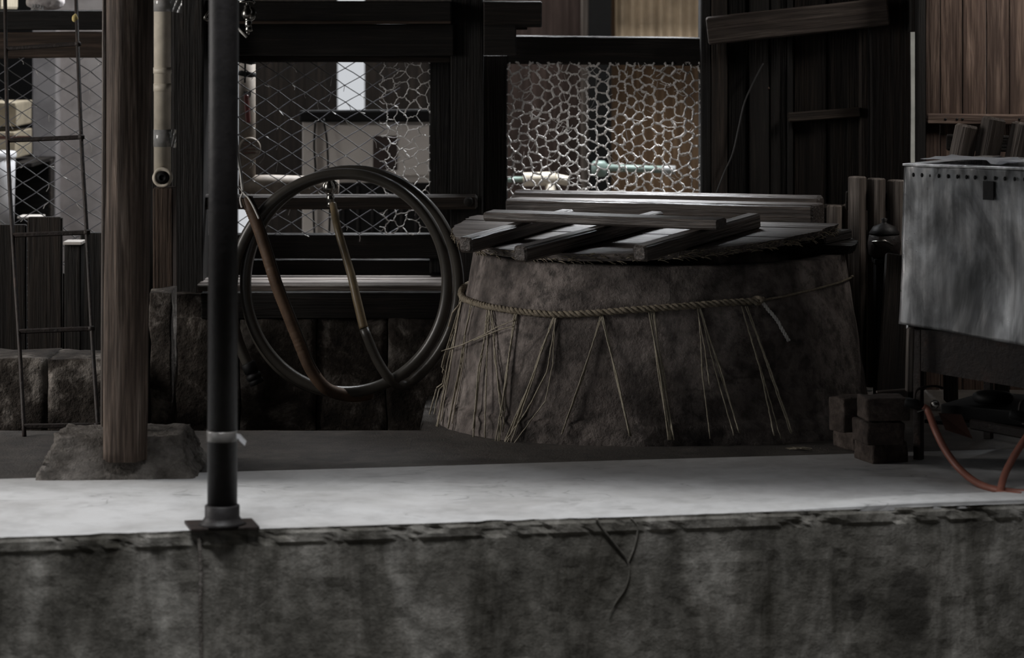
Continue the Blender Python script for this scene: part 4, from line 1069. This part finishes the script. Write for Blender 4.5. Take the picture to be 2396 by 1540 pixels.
vs = [bm.verts.new(P(x, y, Y)) for x, y, Y in ((2196, 966, 6.80), (2250, 970, 6.78), (2276, 1027, 6.74), (2212, 1006, 6.76))]; bm.faces.new(vs)
bmesh.ops.solidify(bm, geom=bm.faces[:], thickness=.002); o = obj('card', bm, M_tag); tag(o, 'brown card hanging under the burner shelf behind the orange hose', 'card')

# ------------------------------------------------------------------ bricks and the things beside the vat
def brick(px, py, z0, yaw, label, l=.108, d=.11, h=.06, dy=0.0):
    c = FL(px, py, z0); c.y += dy
    bm = box_bm((0, 0, 0), (l, d, h), .006)
    bmesh.ops.subdivide_edges(bm, edges=[e for e in bm.edges if e.calc_length() > .03], cuts=6, use_grid_fill=True)
    rot = Matrix.Translation(c) @ Matrix.Rotation(R(yaw), 4, 'Z')
    for v in bm.verts: v.co = v.co + noise.noise_vector(v.co * 30 + V((z0 * 90, px, 0))) * .004
    bmesh.ops.transform(bm, matrix=rot, verts=bm.verts)
    for v in bm.verts: v.co.z = max(v.co.z, z0 + .0005)
    return tag(obj('brick', bm, M_brick, None, True), label, 'brick', 'bricks stacked by the burner stand')
brick(2042, 1090, 0, 20, 'bottom brick of the stack between the vat and burner stand')
brick(2029, 1044, .0625, 14, 'middle brick of the stack between the vat and burner stand')
brick(2029, 988, .125, 8, 'top brick of the stack under the light stick', .118)
brick(2004, 1066, 0, 24, 'bottom brick at the back of the stack near the vat', dy=.06)
brick(1980, 1022, .0625, 30, 'brick on edge at the back left of the stack near the vat', .1, .07, .095, .05)
tw = thing('twig', 'thin pale twig lying on the top brick', 'stick', P(2090, 914, 6.95))
stick('twig_piece', P(2050, 918, 6.97), P(2126, 912, 6.99), .008, .007, MW['grey'], tw, jit=.001)
lw = thing('light_lath', 'pale wooden lath standing behind the bricks under the tub corner', 'lath', P(2130, 912, 7.12))
stick('lath', P(2127, 917, 6.935), P(2131, 766, 6.935), .02, .02, MW['grey'], lw, up=(0, -1, 0), jit=.001)
def rack(label, slats, Y, wpx, dep, yaw, mat, cross, lean=0):
    t = thing('slatted_rack', label, 'rack', P(slats[0][0], 930, Y))
    f = V((math.sin(R(yaw)), -math.cos(R(yaw)), 0))
    for (x, y0) in slats:
        stick('slat', P(x - lean, 905, Y), P(x, y0, Y), wpx * Y / F, dep, mat, t, up=f, jit=.0015)
    for y in cross:
        a, b = P(slats[0][0] - 8, y, Y), P(slats[-1][0] + 10, y + 4, Y); a -= f * (dep / 2 + .008); b -= f * (dep / 2 + .008)
        stick('crosspiece', a, b, .016, .06, MW['dark'], t, jit=.001)
    return t
rack('taller slatted wooden rack standing beside the steel tub edge', [(2006, 413), (2050, 417), (2097, 421)], 8.08, 27, .05, 44, MW['grey'], (470, 560))
rack('lower slatted wooden rack behind the right end of the vat', [(1952, 480), (1990, 478), (2034, 484)], 7.98 + .3, 22, .045, 44, MW['grey'], (500,))
t = thing('slatted_rack', 'slatted wooden rack leaning behind the top of the steel tub', 'rack', P(2320, 700, 7.75))
for x, y0 in ((2264, 292), (2328, 275), (2396, 287)):
    stick('slat', P(x - 46, 520, 7.75), P(x, y0, 7.75), .068, .05, MW['grey'], t, up=V((.55, -.84, 0)), jit=.003, bev=.008)
stick('slat_bar', P(2215, 333, 7.84), P(2440, 338, 7.84), .02, .05, MW['dark'], t)
stick('slat_bar', P(2180, 490, 7.84), P(2400, 494, 7.84), .02, .05, MW['dark'], t)
for x in (2225, 2345): stick('support', P(x, 940, 7.86), P(x - 6, 480, 7.86), .04, .04, MW['dark'], t, up=(0, -1, 0))
bn = thing('dark_chest', 'black chest in the shadow right of the vat carrying an iron pot', 'chest', P(2070, 930, 8.0))
obj('body', box_bm((1.13, 7.96, 0), (1.26, 8.03, .44), .004), M_black, bn); obj('lid', box_bm((1.125, 7.95, .44), (1.265, 8.035, .456), .004), M_black, bn)
po = thing('iron_pot', 'dark iron pot with domed lid and handle beside the slatted racks', 'pot', (1.16, 7.93, .456))
c0 = V((1.16, 7.99, .456)); s = 8 / F
bm = bmesh.new(); lathe(bm, [(26 * s, 0), (36 * s, .012), (39 * s, .045), (36 * s, .07), (33 * s, .074)], c0, (0, 0, 1), 28); obj('bowl', bm, M_iron, po, True)
bm = bmesh.new(); lathe(bm, [(35 * s, .074), (36 * s, .078), (26 * s, .098), (8 * s, .108), (5 * s, .112), (8 * s, .122), (0, .126)], c0, (0, 0, 1), 28); obj('lid', bm, M_pipe, po, True)
bm = bmesh.new(); tube(bm, [c0 + V((-.03, -.045, .04)), c0 + V((-.045, -.062, .055)), c0 + V((-.01, -.07, .06)), c0 + V((.02, -.055, .045))], .004, 8); obj('handle', bm, M_brass, po, True)
lk = thing('leaning_board', 'dark board leaning in the gap between vat and tub', 'board', P(2085, 930, 7.5))
stick('board_piece', P(2086, 962, 7.45), P(2106, 600, 7.78), .09, .02, MW['dark'], lk, up=(0, -1, .2), jit=.002)
# straw litter on the floor in front of the vat
lt = thing('straw_wisp', 'loose dry straw wisps lying on the floor near the bricks', 'straw', FL(1860, 1052))
for k in range(7):
    a = FL(1838 + k * 4, 1049 + k % 3, .003); bm = bmesh.new(); tube(bm, [a, a + V((.02, -.004 * (k % 3), .003)), a + V((.045, -.012 + .004 * (k % 4), .0))], .0014, 4); obj('straw', bm, M_straw, lt)
